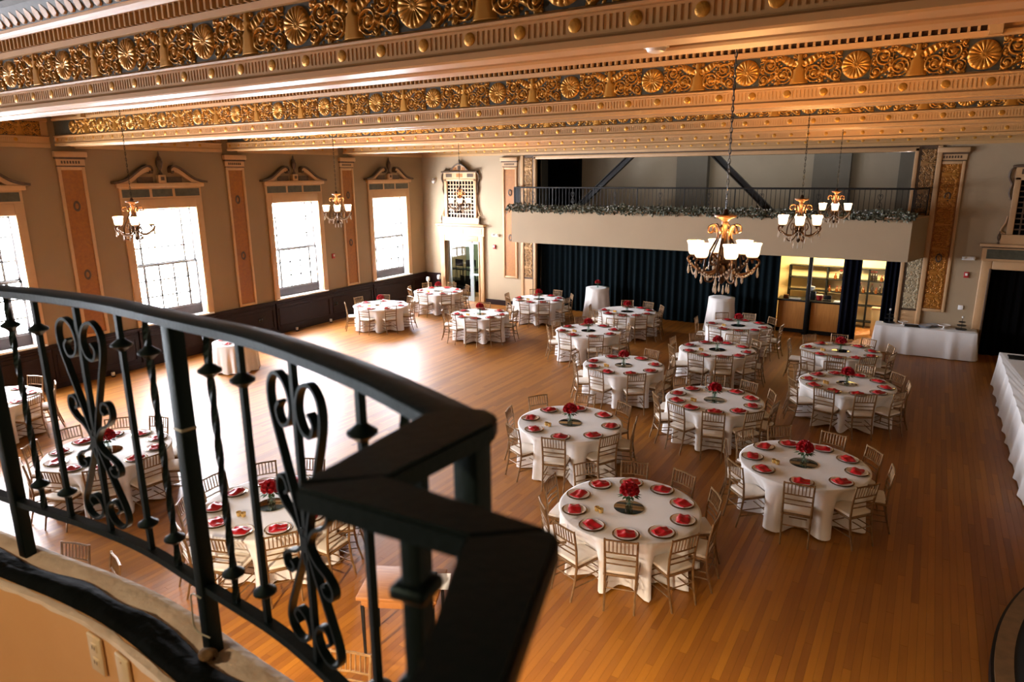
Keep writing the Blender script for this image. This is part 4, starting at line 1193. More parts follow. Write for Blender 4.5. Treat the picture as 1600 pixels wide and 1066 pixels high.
# ------------------------------------------------------------------ chandeliers
def chandelier_meshes():
    M = {}
    M['body'] = MB().lathe([(0.01, -0.30), (0.03, -0.27), (0.02, -0.22), (0.05, -0.17), (0.03, -0.13), (0.035, -0.12), (0.075, -0.105), (0.085, -0.09), (0.06, -0.07), (0.052, -0.05), (0.05, -0.02), (0.042, 0.0), (0.035, 0.08), (0.026, 0.18), (0.024, 0.24), (0.034, 0.26), (0.03, 0.29), (0.05, 0.31), (0.10, 0.33), (0.10, 0.345), (0.03, 0.355), (0.015, 0.40)], 14).mesh('body', BRONZE_DIM, True)
    arm = catmull([(0.03, 0, -0.10), (0.07, 0, -0.17), (0.14, 0, -0.20), (0.22, 0, -0.185), (0.30, 0, -0.13), (0.335, 0, -0.075), (0.305, 0, -0.045), (0.270, 0, -0.055), (0.275, 0, -0.085)], 4)
    M['arm'] = MB().tube(arm, [0.013] * 12 + [0.011] * (len(arm) - 12), 6).mesh('arm', BRONZE, True)
    b = catmull([(0.04, 0, -0.07), (0.10, 0, -0.02), (0.12, 0, -0.08), (0.09, 0, -0.12), (0.07, 0, -0.09), (0.085, 0, -0.07)], 4)
    M['inner_scroll'] = MB().tube(b, 0.009, 5).mesh('inner_scroll', BRONZE, True)
    s = catmull([(0.17, 0, -0.18), (0.16, 0, -0.06), (0.10, 0, 0.06), (0.06, 0, 0.16), (0.09, 0, 0.25), (0.14, 0, 0.245), (0.15, 0, 0.20), (0.12, 0, 0.185), (0.105, 0, 0.21)], 4)
    M['upper_scroll'] = MB().tube(s, 0.010, 5).mesh('upper_scroll', BRONZE_DIM, True)
    lsc = catmull([(0.03, 0, -0.14), (0.05, 0, -0.22), (0.10, 0, -0.275), (0.15, 0, -0.265), (0.155, 0, -0.225), (0.125, 0, -0.215), (0.115, 0, -0.24)], 4)
    M['lower_scroll'] = MB().tube(lsc, 0.009, 5).mesh('lower_scroll', BRONZE, True)
    M['cup'] = MB().lathe([(0.012, -0.09), (0.016, -0.075), (0.03, -0.065), (0.05, -0.055), (0.046, -0.045)], 12).mesh('cup', BRONZE, True)
    out = [(0.026, -0.070), (0.052, -0.064), (0.068, -0.040), (0.074, 0.0), (0.079, 0.055), (0.094, 0.092)]
    inn = [(0.089, 0.092), (0.074, 0.055), (0.069, 0.0), (0.063, -0.037), (0.047, -0.058), (0.018, -0.062)]
    out = [(r * 0.86, z * 0.84) for r, z in out]
    inn = [(r * 0.86, z * 0.84) for r, z in inn]
    M['shade'] = MB().lathe(out + inn, 18).mesh('shade', SHADE, True)
    drop = MB().lathe([(0.002, 0.0), (0.006, -0.012), (0.004, -0.02), (0.008, -0.035), (0.013, -0.07), (0.009, -0.09), (0.001, -0.10)], 6)
    M['drop'] = drop.mesh('crystal_drop', CRYSTAL)
    sw = MB()
    p0, p1 = Vector((0.31, 0, -0.10)), Vector((0.31 * 0.5, 0.31 * 0.866, -0.10))
    for k in range(15):
        t = k / 14
        p = p0.lerp(p1, t) + Vector((0, 0, -0.10 * 4 * t * (1 - t)))
        sw.lathe([(0.002, -0.011), (0.010, 0), (0.002, 0.011)], 6, p)
    q0, q1 = Vector((0.31, 0, -0.10)), Vector((0.06, 0, -0.16))
    for k in range(1, 11):
        t = k / 11
        p = q0.lerp(q1, t) + Vector((0, 0, -0.09 * 4 * t * (1 - t)))
        sw.lathe([(0.002, -0.010), (0.009, 0), (0.002, 0.010)], 6, p)
    M['swag'] = sw.mesh('crystal_swag', CRYSTAL, fix=False)
    return M
CH = chandelier_meshes()
def chandelier(x, y, z, lab, power, rz, grp):
    c = thing('chandelier', lab, 'chandelier', (x, y, z), rz, 'crystal chandeliers on chains')
    ob('body', CH['body'], c)
    top = 6.66 - z
    n = int((top - 0.40) / 0.045)
    ch = MB()
    lo_ = 0.395
    for k in range(n):
        zc = lo_ + (top - lo_) * (k + 0.5) / n
        pts = [(0.011 * math.cos(a), 0, zc + 0.030 * math.sin(a)) for a in [2 * PI * i / 8 for i in range(8)]]
        if k % 2:
            pts = [(0, p[0], p[2]) for p in pts]
        ch.tube(pts, 0.004, 4, closed=True)
    ch.tube([(0, 0, lo_), (0.004, 0.003, (lo_ + top) / 2), (0, 0, top)], 0.0035, 4)
    ob('chain', ch.mesh('chain', IRON2, fix=False), c)
    ob('ceiling_rose', MB().lathe([(0.02, -0.06), (0.07, -0.03), (0.08, 0)], 12).mesh('ceiling_rose', BRONZE, True), c, (0, 0, top))
    for k in range(6):
        a = PI / 3 * k
        ob('arm', CH['arm'], c, rz=a)
        ob('inner_scroll', CH['inner_scroll'], c, rz=a + PI / 6)
        ob('upper_scroll', CH['upper_scroll'], c, rz=a + PI / 6)
        if k % 2 == 0:
            ob('lower_scroll', CH['lower_scroll'], c, rz=a + PI / 6)
        px, py = 0.268 * math.cos(a), 0.268 * math.sin(a)
        ob('cup', CH['cup'], c, (px, py, 0.02))
        ob('shade', CH['shade'], c, (px, py, 0.02))
        ob('crystal_swag', CH['swag'], c, rz=a, kind='stuff')
        ob('crystal_drop', CH['drop'], c, (0.325 * math.cos(a), 0.325 * math.sin(a), -0.12))
        ob('crystal_drop', CH['drop'], c, (0.19 * math.cos(a + .5), 0.19 * math.sin(a + .5), -0.20))
        ob('crystal_drop', CH['drop'], c, (0.07 * math.cos(a), 0.07 * math.sin(a), -0.30), scale=0.9)
        w = Matrix.Rotation(rz + a, 3, 'Z') @ Vector((0.268, 0, 0))
        light('chandelier_bulb', 'POINT', (x + w.x, y + w.y, z + 0.055), power, (1.0, 0.50, 0.17), 0.03)
for x, y, lab, pw in ((-1.64, 6.5, 'large crystal chandelier hanging before the dark curtain', 7.5), (-1.68, 11.0, 'crystal chandelier just right of and behind the large one', 6.5), (-1.72, 15.5, 'smallest chandelier of the group before the balcony\'s right half', 6.5),
                      (-11.30, 6.5, 'crystal chandelier hanging in front of a bright window', 4), (-11.21, 11.0, 'crystal chandelier between the last two windows', 7), (-11.12, 15.5, 'crystal chandelier in front of the grille over the glazed door', 7)):
    chandelier(x, y, 4.22, lab, pw, math.atan2(-y, -x) + (math.radians(15) if x == -1.64 else 0.0), '')

# ------------------------------------------------------------------ round tables, chairs, settings
def chair_meshes():
    M = {}
    M['seat'] = bevel_box(-0.195, 0.195, -0.185, 0.195, 0.445, 0.485, 0.016, 'seat', SEAT)
    M['seat_frame'] = bevel_box(-0.20, 0.20, -0.195, 0.205, 0.415, 0.445, 0.008, 'seat_frame', CHAIR)
    for s, nm in ((-1, 'fl'), (1, 'fr')):
        M[nm] = MB().tube([(s * 0.190, 0.205, 0), (s * 0.183, 0.19, 0.25), (s * 0.18, 0.185, 0.425)], [0.011, 0.014, 0.0165], 6).mesh('leg', CHAIR, True)
    for s, nm in ((-1, 'bl'), (1, 'br')):
        M[nm] = MB().tube([(s * 0.175, -0.275, 0), (s * 0.177, -0.215, 0.22), (s * 0.18, -0.185, 0.43), (s * 0.184, -0.20, 0.66), (s * 0.188, -0.245, 0.92)], [0.012, 0.0145, 0.0165, 0.0155, 0.013], 6).mesh('back_post', CHAIR, True)
    def yb(z):
        return -0.185 - 0.06 * max(0, (z - 0.43) / 0.49) ** 1.5
    def rail(z, r):
        return MB().tube([(-0.183, yb(z), z), (0, yb(z) - 0.012, z + 0.004), (0.183, yb(z), z)], r, 6).mesh('back_rail', CHAIR, True)
    M['top_rail'] = rail(0.905, 0.0125)
    M['r1'], M['r2'], M['r3'] = rail(0.735, 0.0105), rail(0.655, 0.0095), rail(0.585, 0.0095)
    M['sp'] = MB().tube([(0, yb(0.735) - 0.006, 0.735), (0, yb(0.82) - 0.009, 0.82), (0, yb(0.905) - 0.009, 0.905)], [0.0065, 0.0085, 0.0065], 5).mesh('spindle', CHAIR, True)
    def st(a, b):
        return MB().tube([a, b], 0.0085, 5).mesh('stretcher', CHAIR, True)
    M['st'] = [st((-0.185, 0.19, 0.29), (0.185, 0.19, 0.29)), st((-0.185, 0.193, 0.20), (0.185, 0.193, 0.20)), st((-0.178, -0.205, 0.27), (0.178, -0.205, 0.27)),
               st((-0.184, 0.19, 0.26), (-0.178, -0.21, 0.26)), st((0.184, 0.19, 0.26), (0.178, -0.21, 0.26)), st((-0.184, 0.193, 0.17), (-0.177, -0.23, 0.17)), st((0.184, 0.193, 0.17), (0.177, -0.23, 0.17))]
    return M
CM = chair_meshes()
def chair(x, y, rz, lab, grp):
    c = thing('banquet_chair', lab, 'chair', (x, y, 0), rz, grp)
    ob('seat', CM['seat'], c, label='ivory seat cushion')
    ob('seat_frame', CM['seat_frame'], c)
    for k in ('fl', 'fr'):
        ob('leg', CM[k], c)
    for k in ('bl', 'br'):
        ob('back_post', CM[k], c)
    ob('top_rail', CM['top_rail'], c)
    for k in ('r1', 'r2', 'r3'):
        ob('back_rail', CM[k], c)
    for k in range(7):
        ob('spindle', CM['sp'], c, (-0.135 + 0.045 * k, 0, 0))
    for m in CM['st']:
        ob('stretcher', m, c)

TOPZ = 0.76
def cloth_mesh(R, angs, seed, chairs=True):
    r = random.Random(seed)
    m = MB()
    na = 144
    ph = [r.uniform(0, 6.28) for _ in range(4)]
    for k in range(na):
        pass
    prof = [0.0, 0.25, 0.5, 0.75, 0.97, 1.0]
    V, F = [(0, 0, TOPZ)], []
    rings = []
    for q in prof[1:]:
        z = TOPZ - (0.004 if q == 1.0 else 0)
        rings.append([(R * q * math.cos(2 * PI * k / na), R * q * math.sin(2 * PI * k / na), z) for k in range(na)])
    nz = 9
    for j in range(1, nz + 1):
        v = j / nz
        ring = []
        for k in range(na):
            a = 2 * PI * k / na
            near = 0.0
            if chairs:
                for b in angs:
                    d = abs((a - b + PI) % (2 * PI) - PI)
                    near = max(near, math.exp(-(d / 0.23) ** 4))
            fold = math.sin(a * 13 + ph[0] + 0.8 * math.sin(3 * a + ph[1])) * 0.6 + math.sin(a * 22 + ph[2]) * 0.4
            inn = R * (0.985 - 0.30 * min(1, v * 1.7) ** 0.9)
            outr = R * (0.985 + 0.05 * v) + 0.045 * v * fold
            rr = inn * near + outr * (1 - near) + (0.012 * v * fold * near)
            z = (TOPZ - 0.006) * (1 - v) + 0.012
            if v == 1:
                z += 0.015 * (1 + math.sin(a * 9 + ph[3]))
            ring.append((rr * math.cos(a), rr * math.sin(a), z))
        rings.append(ring)
    for ring in rings:
        V += ring
    for k in range(na):
        F.append((0, 1 + k, 1 + (k + 1) % na))
    for i in range(len(rings) - 1):
        a, b = 1 + i * na, 1 + (i + 1) * na
        for k in range(na):
            F.append((a + k, b + k, b + (k + 1) % na, a + (k + 1) % na))
    m.add(V, F)
    me = m.mesh('tablecloth', CLOTH, 'all', fix=True)
    return me

TT = MB().lathe([(0.86, TOPZ - 0.035), (0.875, TOPZ - 0.03), (0.875, TOPZ - 0.012), (0.86, TOPZ - 0.008)], 40).mesh('tabletop', TABLEWOOD)
TL = MB().tube([(0, -0.24, 0), (0, -0.24, TOPZ - 0.035)], 0.014, 6).tube([(0, 0.24, 0), (0, 0.24, TOPZ - 0.035)], 0.014, 6).tube([(0, -0.24, 0.12), (0, 0.24, 0.12)], 0.012, 6).mesh('leg', IRON2)
CHG = MB().lathe([(0.10, 0), (0.12, 0.002), (0.150, 0.010), (0.165, 0.014), (0.165, 0.017), (0.150, 0.014), (0.11, 0.006), (0.02, 0.005)], 28).mesh('charger', CHARGER, True)
PLT = MB().lathe([(0.07, 0.0), (0.085, 0.002), (0.143, 0.018), (0.144, 0.021), (0.10, 0.009), (0.02, 0.006)], 28).mesh('dinner_plate', PLATE, True)
def napkin_mesh(seed):
    r = random.Random(seed)
    a, b, c = r.uniform(0, 6), r.uniform(0, 6), r.uniform(0.8, 1.2)
    nx, ny = 10, 12
    hx, hy = 0.076, 0.104
    def h(u, v):
        return 0.020 * c * (0.5 + 0.5 * math.sin(u * 7 + a + v * 2)) * math.sin(PI * u) ** 0.5 + 0.026 * math.exp(-((v - 0.62 - 0.15 * math.sin(b)) / 0.16) ** 2) * (0.4 + 0.6 * math.sin(PI * u))
    m = MB()
    top = lambda u, v: ((u - 0.5) * 2 * hx * (1 + 0.08 * math.sin(v * 5 + b)), (v - 0.5) * 2 * hy, 0.012 + h(u, v))
    m.grid(nx, ny, top)
    V0 = len(m.v)
    n = nx + 1
    loop = [i for i in range(n)] + [j * n + nx for j in range(1, ny + 1)] + [ny * n + i for i in range(nx - 1, -1, -1)] + [j * n for j in range(ny - 1, 0, -1)]
    m.v += [(m.v[i][0], m.v[i][1], 0.0) for i in loop]
    L = len(loop)
    m.f += [(loop[k], V0 + k, V0 + (k + 1) % L, loop[(k + 1) % L]) for k in range(L)]
    m.f.append(tuple(V0 + k for k in range(L)))
    return m.mesh('napkin', RED, True)
NAP = [napkin_mesh(s) for s in range(5)]
FOLD = [bevel_box(-0.055, 0.055, -0.012, 0.030, 0.028, 0.044, 0.005, 'napkin_fold', RED)]
MIR = MB().lathe([(0.19, 0), (0.195, 0.002), (0.195, 0.005), (0.188, 0.006)], 36).mesh('mirror_disc', MIRROR, True)
VASE = MB().lathe([(0.045, 0.0), (0.050, 0.004), (0.050, 0.14), (0.046, 0.14), (0.046, 0.012), (0.01, 0.010)], 16).mesh('vase', VASEGL, True)
STEMS = MB()
for k in range(5):
    a = k * 2.4
    STEMS.tube([(0.028 * math.cos(a), 0.028 * math.sin(a), 0.014), (0.012 * math.cos(a + 2), 0.012 * math.sin(a + 2), 0.08), (0.05 * math.cos(a), 0.05 * math.sin(a), 0.17)], 0.0035, 4)
STEMS_ME = STEMS.mesh('stems', STEM, fix=False)
def rose_mesh():
    # one bloom: a spiral of cupped petals
    m = MB()
    def pet(r0, ang, z0, hgt, wid, lean):
        def fn(u, v):
            t = (u - 0.5) * wid
            rr = r0 + lean * v * v
            return (rr * math.cos(ang + t), rr * math.sin(ang + t), z0 + hgt * v * (1 - 0.25 * abs(u - 0.5) * 2))
        m.grid(4, 3, fn)
    for i, (r0, n, h, lean) in enumerate(((0.008, 3, 0.036, 0.003), (0.017, 4, 0.036, 0.008), (0.026, 5, 0.034, 0.016))):
        for k in range(n):
            pet(r0, 2 * PI * k / n + i, 0.0 - 0.002 * i, h, 2.2 * PI / n, lean)
    m.lathe([(0.004, -0.006), (0.024, 0.0), (0.022, 0.018), (0.006, 0.028)], 8)
    return m.mesh('rose', ROSE, 'all', fix=False)
ROSE_ME = rose_mesh()
GREENERY = MB()
for k in range(14):
    a = k * 2.4
    d = Vector((math.cos(a), math.sin(a), -0.25))
    p = Vector((0.05 * math.cos(a), 0.05 * math.sin(a), 0.165))
    w = d.cross(Vector((0, 0, 1))).normalized() * 0.018
    GREENERY.add([p, p + d * 0.04 + w, p + d * 0.085, p + d * 0.04 - w], [(0, 1, 2, 3)])
GREEN_ME = GREENERY.mesh('greenery', STEM, fix=False)
VOT = MB().lathe([(0.026, 0), (0.030, 0.004), (0.034, 0.055), (0.031, 0.055), (0.027, 0.010), (0.004, 0.008)], 12).mesh('glass', VOTIVE, True)
WAX = MB().lathe([(0.024, 0.010), (0.027, 0.012), (0.028, 0.034), (0.004, 0.036)], 10).mesh('candle', PAPER, True)

def bouquet(loc, lab, grp, seed, s=1.0):
    r = random.Random(seed)
    b = thing('rose_bouquet', lab, 'flowers', loc, r.uniform(0, 6), grp)
    b.scale = (s * 1.22, s * 1.22, s * 1.12)
    ob('stems', STEMS_ME, b, kind='stuff')
    ob('greenery', GREEN_ME, b, kind='stuff')
    C = Vector((0, 0, 0.205))
    dirs = [(0, 0)] + [(0.75, k * 2 * PI / 5) for k in range(5)] + [(1.35, k * 2 * PI / 8 + 0.3) for k in range(8)]
    for th, ph in dirs:
        d = Vector((math.sin(th) * math.cos(ph), math.sin(th) * math.sin(ph), math.cos(th)))
        q = d.to_track_quat('Z', 'Y').to_euler()
        ob('rose', ROSE_ME, b, C + d * 0.062, rot=tuple(q), scale=r.uniform(1.0, 1.25))

HOURS = ['twelve', 'one', 'two', 'three', 'four', 'five', 'six', 'seven', 'eight', 'nine', 'ten', 'eleven']
def clocks(cx, cy, angs):
    b = math.degrees(math.atan2(-cy, -cx))
    used, out = set(), {}
    for a in angs:
        h = 6 - (a - b) / 30.0
        k = round(h * 2) % 24
        if (k % 2) and ((k + 1) % 24) not in used and ((k - 1) % 24) not in used:
            k = round(h) * 2 % 24
        while k in used:
            k = (k + 1) % 24
        used.add(k)
        out[a] = (HOURS[(k // 2) % 12] + ' o\'clock') if k % 2 == 0 else 'half past ' + HOURS[(k // 2) % 12]
    return out

def round_table(n, cx, cy, angs, where, R=0.905, chair_angs=None, settings=True, center=True, mirror=True):
    """where: short phrase that singles the table out"""
    t = thing('round_table', 'round banquet table hidden under the white cloth of the %s' % where, 'table', (cx, cy, 0), 0.3 * n, 'round banquet tables')
    s = R / 0.905
    ob('tabletop', TT, t, scale=(s, s, 1))
    for k in (-1, 1):
        ob('leg', TL, t, (0.42 * k * s, 0, 0))
    ra = [math.radians(a) for a in (chair_angs if chair_angs is not None else angs)]
    c = ob('tablecloth', cloth_mesh(R, ra, n), None, (cx, cy, 0.002))
    tag(c, 'white cloth falling in folds from the %s' % where, 'tablecloth', 'white round tablecloths')
    CL = clocks(cx, cy, sorted(set(angs) | set(chair_angs or [])))
    far = math.hypot(cx, cy)
    for a in (chair_angs if chair_angs is not None else angs):
        q = math.radians(a + rnd.uniform(-2, 2))
        rr = 0.885 * s + rnd.uniform(-0.02, 0.05) + (0.0 if R > 0.8 else 0.15)
        chair(cx + rr * math.cos(q), cy + rr * math.sin(q), q + PI / 2 + math.radians(rnd.uniform(-5, 5)), 'gold banquet chair at %s of the %s' % (CL[a], where), 'gold chairs around the round tables')
    z = TOPZ + 0.0025
    if settings:
        for a in angs:
            q = math.radians(a)
            px, py = cx + 0.71 * s * math.cos(q), cy + 0.71 * s * math.sin(q)
            tag(ob('charger', CHG, None, (px, py, z), q), 'gilt charger at %s of the %s' % (CL[a], where), 'charger', 'gilt chargers on the round tables')
            tag(ob('dinner_plate', PLT, None, (px, py, z + 0.006), q), 'white plate at %s of the %s' % (CL[a], where), 'plate', 'white plates on the round tables')
            nk = ob('napkin', NAP[rnd.randrange(5)], None, (px, py, z + 0.0155), q + PI / 2 + PI / 2 + math.radians(rnd.choice((0, 0, 8, -10, 20))))
            tag(nk, 'folded red napkin at %s of the %s' % (CL[a], where), 'napkin', 'red napkins on the plates')
    if center:
        if mirror:
            tag(ob('mirror_disc', MIR, None, (cx, cy, z)), 'round mirror disc in the middle of the %s' % where, 'mirror', 'mirror discs under the vases')
        v = ob('vase', VASE, None, (cx, cy, z + 0.006))
        tag(v, 'clear glass vase holding roses on the %s' % where, 'vase', 'glass vases of roses')
        bouquet((cx, cy, z + 0.008), 'red rose bouquet in the vase on the %s' % where, 'red rose bouquets', n)
        b = math.atan2(-cy, -cx)
        for k, dd in ((0, -1.20), (1, -1.06)):
            vt = thing('votive_holder', 'gold glass votive, %s of two, on the %s' % (['outer', 'inner'][k], where), 'candle holder', (cx + (0.43 - 0.03 * k) * math.cos(b + dd), cy + (0.43 - 0.03 * k) * math.sin(b + dd), z), 0, 'gold votives')
            ob('glass', VOT, vt)
            ob('candle', WAX, vt)

def ring(phase, n):
    return [phase + 360.0 / n * k for k in range(n)]
TABLES = [
    (-2.90, 7.60, ring(1, 10), 'table nearest the camera'),
    (-4.94, 9.98, ring(14, 8), 'first table along the dance floor'),
    (-1.20, 10.20, [152, 116, 76, 39, 2, -38, -83, -130, -168], 'first table along the aisle'),
    (-3.12, 12.43, ring(-2, 10), 'first table of the middle row'),
    (-5.53, 13.83, [-176, -139, -97, -55, -13, 30, 77, 134], 'second table along the dance floor'),
    (-1.09, 14.79, ring(4, 10), 'second table along the aisle'),
    (-1.51, 17.59, [136, 98, 62, 22, -18, -55, -89, -121, -178], 'last table along the aisle'),
    (-4.09, 16.25, [174, -139, -100, -66, -31, 5, 48, 86, 129], 'second table of the middle row'),
    (-4.31, 19.24, [-171, 127, 89, 49, 0, -39, -75, -110], 'last table of the middle row'),
    (-7.69, 16.59, ring(34, 8), 'third table along the dance floor'),
    (-7.78, 19.61, [111, 74, 38, -10, -45, -80, -120, -165], 'table between the cocktail tables'),
    (-11.24, 20.18, [-165, 125, 82, 35, -5, -50, -85, -125], 'table before the stage pilaster'),
    (-11.57, 17.04, [-145, -105, -68, -30, 15, 65, 119, 170], 'table across the dance floor'),
    (-15.28, 16.66, [-129, 175, 125, 70, 20, -75, -32], 'table closest to the wainscot'),
    (-15.31, 19.83, [-122, -160, 150, 100, 50, 5, -40, -80], 'table before the glazed door'),
    (-10.67, 5.22, ring(2, 10), 'table behind the farther scroll'),
    (-6.95, 5.30, ring(2, 10), 'table behind the nearer scroll'),
    (-15.30, 5.40, ring(20, 8), 'table at the photo\'s left edge'),
]
for n, (x, y, a, w) in enumerate(TABLES):
    round_table(n, x, y, a, w)
round_table(18, -3.46, 2.53, [112, 148, 76, 40, 4], 'table below the railing corner', chair_angs=[112])
round_table(19, -7.45, 2.30, [75, 114, 40, 150], 'table hidden below the balcony ledge', chair_angs=[75, 114])
# small round table by the windows
t = thing('round_table', 'small round table by the wainscot hidden under its cloth', 'table', (-15.2, 10.95, 0), 0, 'round banquet tables')
ob('tabletop', TT, t, scale=(0.60, 0.60, 1))
for k in (-1, 1):
    ob('leg', TL, t, (0.25 * k, 0, 0), scale=(0.6, 0.6, 1))
c = ob('tablecloth', cloth_mesh(0.55, [], 33, False), None, (-15.2, 10.95, 0.002))
tag(c, 'white cloth on the small round table by the windows', 'tablecloth', 'white round tablecloths')
chair(-15.2 - 0.85, 10.95 + 0.45, math.atan2(0.45, -0.85) + PI / 2, 'gold banquet chair behind the small round table by the windows', 'gold chairs around the round tables')
for k, a in enumerate((20, 110, 200, 290)):
    q = math.radians(a)
    hr = ['side facing the stage', 'side facing the wall', 'side facing the wainscot corner', 'side facing the camera'][k]
    px, py = -15.2 + 0.34 * math.cos(q), 10.95 + 0.34 * math.sin(q)
    tag(ob('dinner_plate', PLT, None, (px, py, TOPZ + 0.003), q), 'white plate on the small round table, ' + hr, 'plate', 'white plates on the round tables')
    tag(ob('napkin', NAP[k], None, (px, py, TOPZ + 0.0125), q), 'folded napkin on the small round table, ' + hr, 'napkin', 'red napkins on the plates')

# cocktail tables
def cocktail(x, y, lab, n):
    t = thing('cocktail_table', 'tall cocktail table hidden under the white cloth %s' % lab, 'table', (x, y, 0), 0, 'tall cocktail tables')
    ob('pedestal', MB().lathe([(0.25, 0), (0.25, 0.02), (0.04, 0.05), (0.04, 1.06)], 16).mesh('pedestal', IRON2, True), t)
    ob('tabletop', MB().lathe([(0.38, 1.06), (0.39, 1.075), (0.38, 1.09)], 32).mesh('tabletop', TABLEWOOD), t)
    m = MB()
    na = 72
    def fn(u, v):
        a = 2 * PI * u
        if v < 0.2:
            rr, z = 0.40 * v / 0.2, 1.10
        else:
            w = (v - 0.2) / 0.8
            rr = 0.40 + 0.10 * w ** 1.6 + 0.022 * w * math.sin(a * 11 + n) + 0.012 * w * math.sin(a * 5 + 2 * n)
            z = 1.095 * (1 - w) + 0.012
        return (rr * math.cos(a), rr * math.sin(a), z)
    m.grid(na, 15, fn)
    me = m.mesh('tablecloth', CLOTH, 'all', fix=False)
    c = ob('tablecloth', me, None, (x, y, 0.002))
    tag(c, 'floor-length white cloth %s' % lab, 'tablecloth', 'cocktail tablecloths')
cocktail(-9.62, 21.45, 'over the tall table before the teal curtain', 1)
cocktail(-5.40, 21.60, 'over the tall table below the big chandelier', 2)
v = ob('vase', VASE, None, (-9.62, 21.45, 1.106), scale=0.8)
tag(v, 'small glass vase on the cocktail table before the teal curtain', 'vase')
bouquet((-9.62, 21.45, 1.108), 'small red bouquet on the cocktail table before the teal curtain', 'red rose bouquets', 99, 0.8)
for x, y, h, m, lab in ((-17.02, 21.40, 0.97, WHITEPL, 'slim white lamp stand in the corner left of the glazed door'), (-16.70, 21.70, 1.03, IRON2, 'slim dark lamp stand with a white head next to the glazed door')):
    ls_ = thing('lamp_stand', lab, 'lamp stand', (x, y, 0))
    ob('base', MB().lathe([(0.14, 0), (0.14, 0.02), (0.03, 0.04)], 16).mesh('base', m, True), ls_)
    ob('pole', MB().tube([(0, 0, 0.02), (0, 0, h - 0.16)], 0.028, 8).mesh('pole', m, True), ls_)
    ob('head', MB().lathe([(0.03, h - 0.18), (0.07, h - 0.15), (0.075, h - 0.04), (0.05, h)], 14).mesh('head', WHITEPL, True), ls_)

# ------------------------------------------------------------------ buffet table and long serving table
def long_cloth(x0, x1, y0, y1, z, seed, sides=True):
    r = random.Random(seed)
    ph = [r.uniform(0, 6) for _ in range(3)]
    per = [(x0, y0), (x1, y0), (x1, y1), (x0, y1)]
    pts = []
    step = 0.045
    for i in range(4):
        a, b = Vector(per[i]), Vector(per[(i + 1) % 4])
        n = max(2, int((b - a).length / step))
        nr = Vector((b - a).normalized().yx)
        nr = Vector((nr.x, -nr.y))
        for k in range(n):
            p = a.lerp(b, k / n)
            pts.append((p, nr, ((b - a).length * k / n)))
    N = len(pts)
    V = []
    nz = 7
    for j in range(nz + 1):
        v = j / nz
        for p, nr, s in pts:
            f = max(0.0, math.sin(s * 7.5 + ph[0] + 0.7 * math.sin(s * 3.1 + ph[1]))) ** 3
            d = 0.004 + v * 0.05 + (0.25 + 0.75 * v) * 0.05 * f
            V.append((p.x + nr.x * d, p.y + nr.y * d, z - 0.002 - (z - 0.02) * v))
    F = []
    for j in range(nz):
        for k in range(N):
            F.append((j * N + k, (j + 1) * N + k, (j + 1) * N + (k + 1) % N, j * N + (k + 1) % N))
    V += [(p.x, p.y, z) for p, nr, s in pts]
    b = (nz + 1) * N
    for k in range(N):
        F.append((k, k + 0, b + k, b + (k + 1) % N)[0:1] + ((k + 1) % N, b + (k + 1) % N, b + k))
    F.append(tuple(range(b, b + N)))
    return MB().add(V, F).mesh('tablecloth', CLOTH2, True)
def folding_table(lab, x0, x1, y0, y1):
    t = thing('folding_table', lab, 'table', ((x0 + x1) / 2, (y0 + y1) / 2, 0))
    hx, hy = (x1 - x0) / 2 - 0.02, (y1 - y0) / 2 - 0.02
    ob('tabletop', bevel_box(-hx, hx, -hy, hy, 0.715, 0.752, 0.006, 'tabletop', TABLEWOOD), t)
    for sx in (-1, 1):
        for sy in (-1, 1):
            ob('leg', MB().tube([(sx * (hx - 0.15), sy * (hy - 0.12), 0), (sx * (hx - 0.15), sy * (hy - 0.12), 0.715)], 0.014, 6).mesh('leg', IRON2), t)
folding_table('buffet folding table under the white skirt before the gilded pilaster', -1.02, 1.38, 21.25, 21.97 - 0.1)
tag(ob('tablecloth', long_cloth(-1.02, 1.38, 21.25, 21.87, TOPZ, 1)), 'white pleated cloth on the buffet table before the gilded pilaster', 'tablecloth')
folding_table('long serving folding table under white cloth along the aisle', 1.74, 2.5, 12.0, 19.3)
tag(ob('tablecloth', long_cloth(1.74, 2.5, 12.0, 19.3, TOPZ, 2)), 'long white cloth on the serving table at the photo\'s right edge', 'tablecloth')
def cake_stand(loc, lab, s=1.0, m=PLATE):
    t = thing('cake_stand', lab, 'cake stand', loc)
    ob('foot', MB().lathe([(0.06, 0), (0.06, 0.01), (0.02, 0.03), (0.018, 0.09), (0.03, 0.10)], 16).mesh('foot', m, True), t)
    ob('plate', MB().lathe([(0.03, 0.10), (0.15, 0.105), (0.155, 0.12), (0.145, 0.115), (0.01, 0.112)], 20).mesh('plate', m, True), t)
    t.scale = (s, s, s)
def tiers(loc, lab, m, s=1.0, top=PLATE):
    t = thing('tiered_stand', lab, 'tiered stand', loc)
    ob('rod', MB().tube([(0, 0, 0), (0, 0, 0.38)], 0.008, 6).mesh('rod', m), t)
    for z, r in ((0.02, 0.15), (0.14, 0.12), (0.25, 0.09)):
        ob('tier', MB().lathe([(0.02, z), (r, z), (r + 0.012, z + 0.02), (r, z + 0.015), (0.02, z + 0.008)], 18).mesh('tier', m, True), t)
    ob('finial', MB().lathe([(0.01, 0.38), (0.03, 0.40), (0.03, 0.43), (0.005, 0.45)], 10).mesh('finial', top, True), t)
    t.scale = (s, s, s)
TZ = TOPZ + 0.002
tiers((-0.70, 21.65, TZ), 'dark tiered stand at the bar end of the buffet table', IRON2, 0.95)
cake_stand((-0.36, 21.6, TZ), 'white cake stand next to the dark tiered stand on the buffet', 0.8)
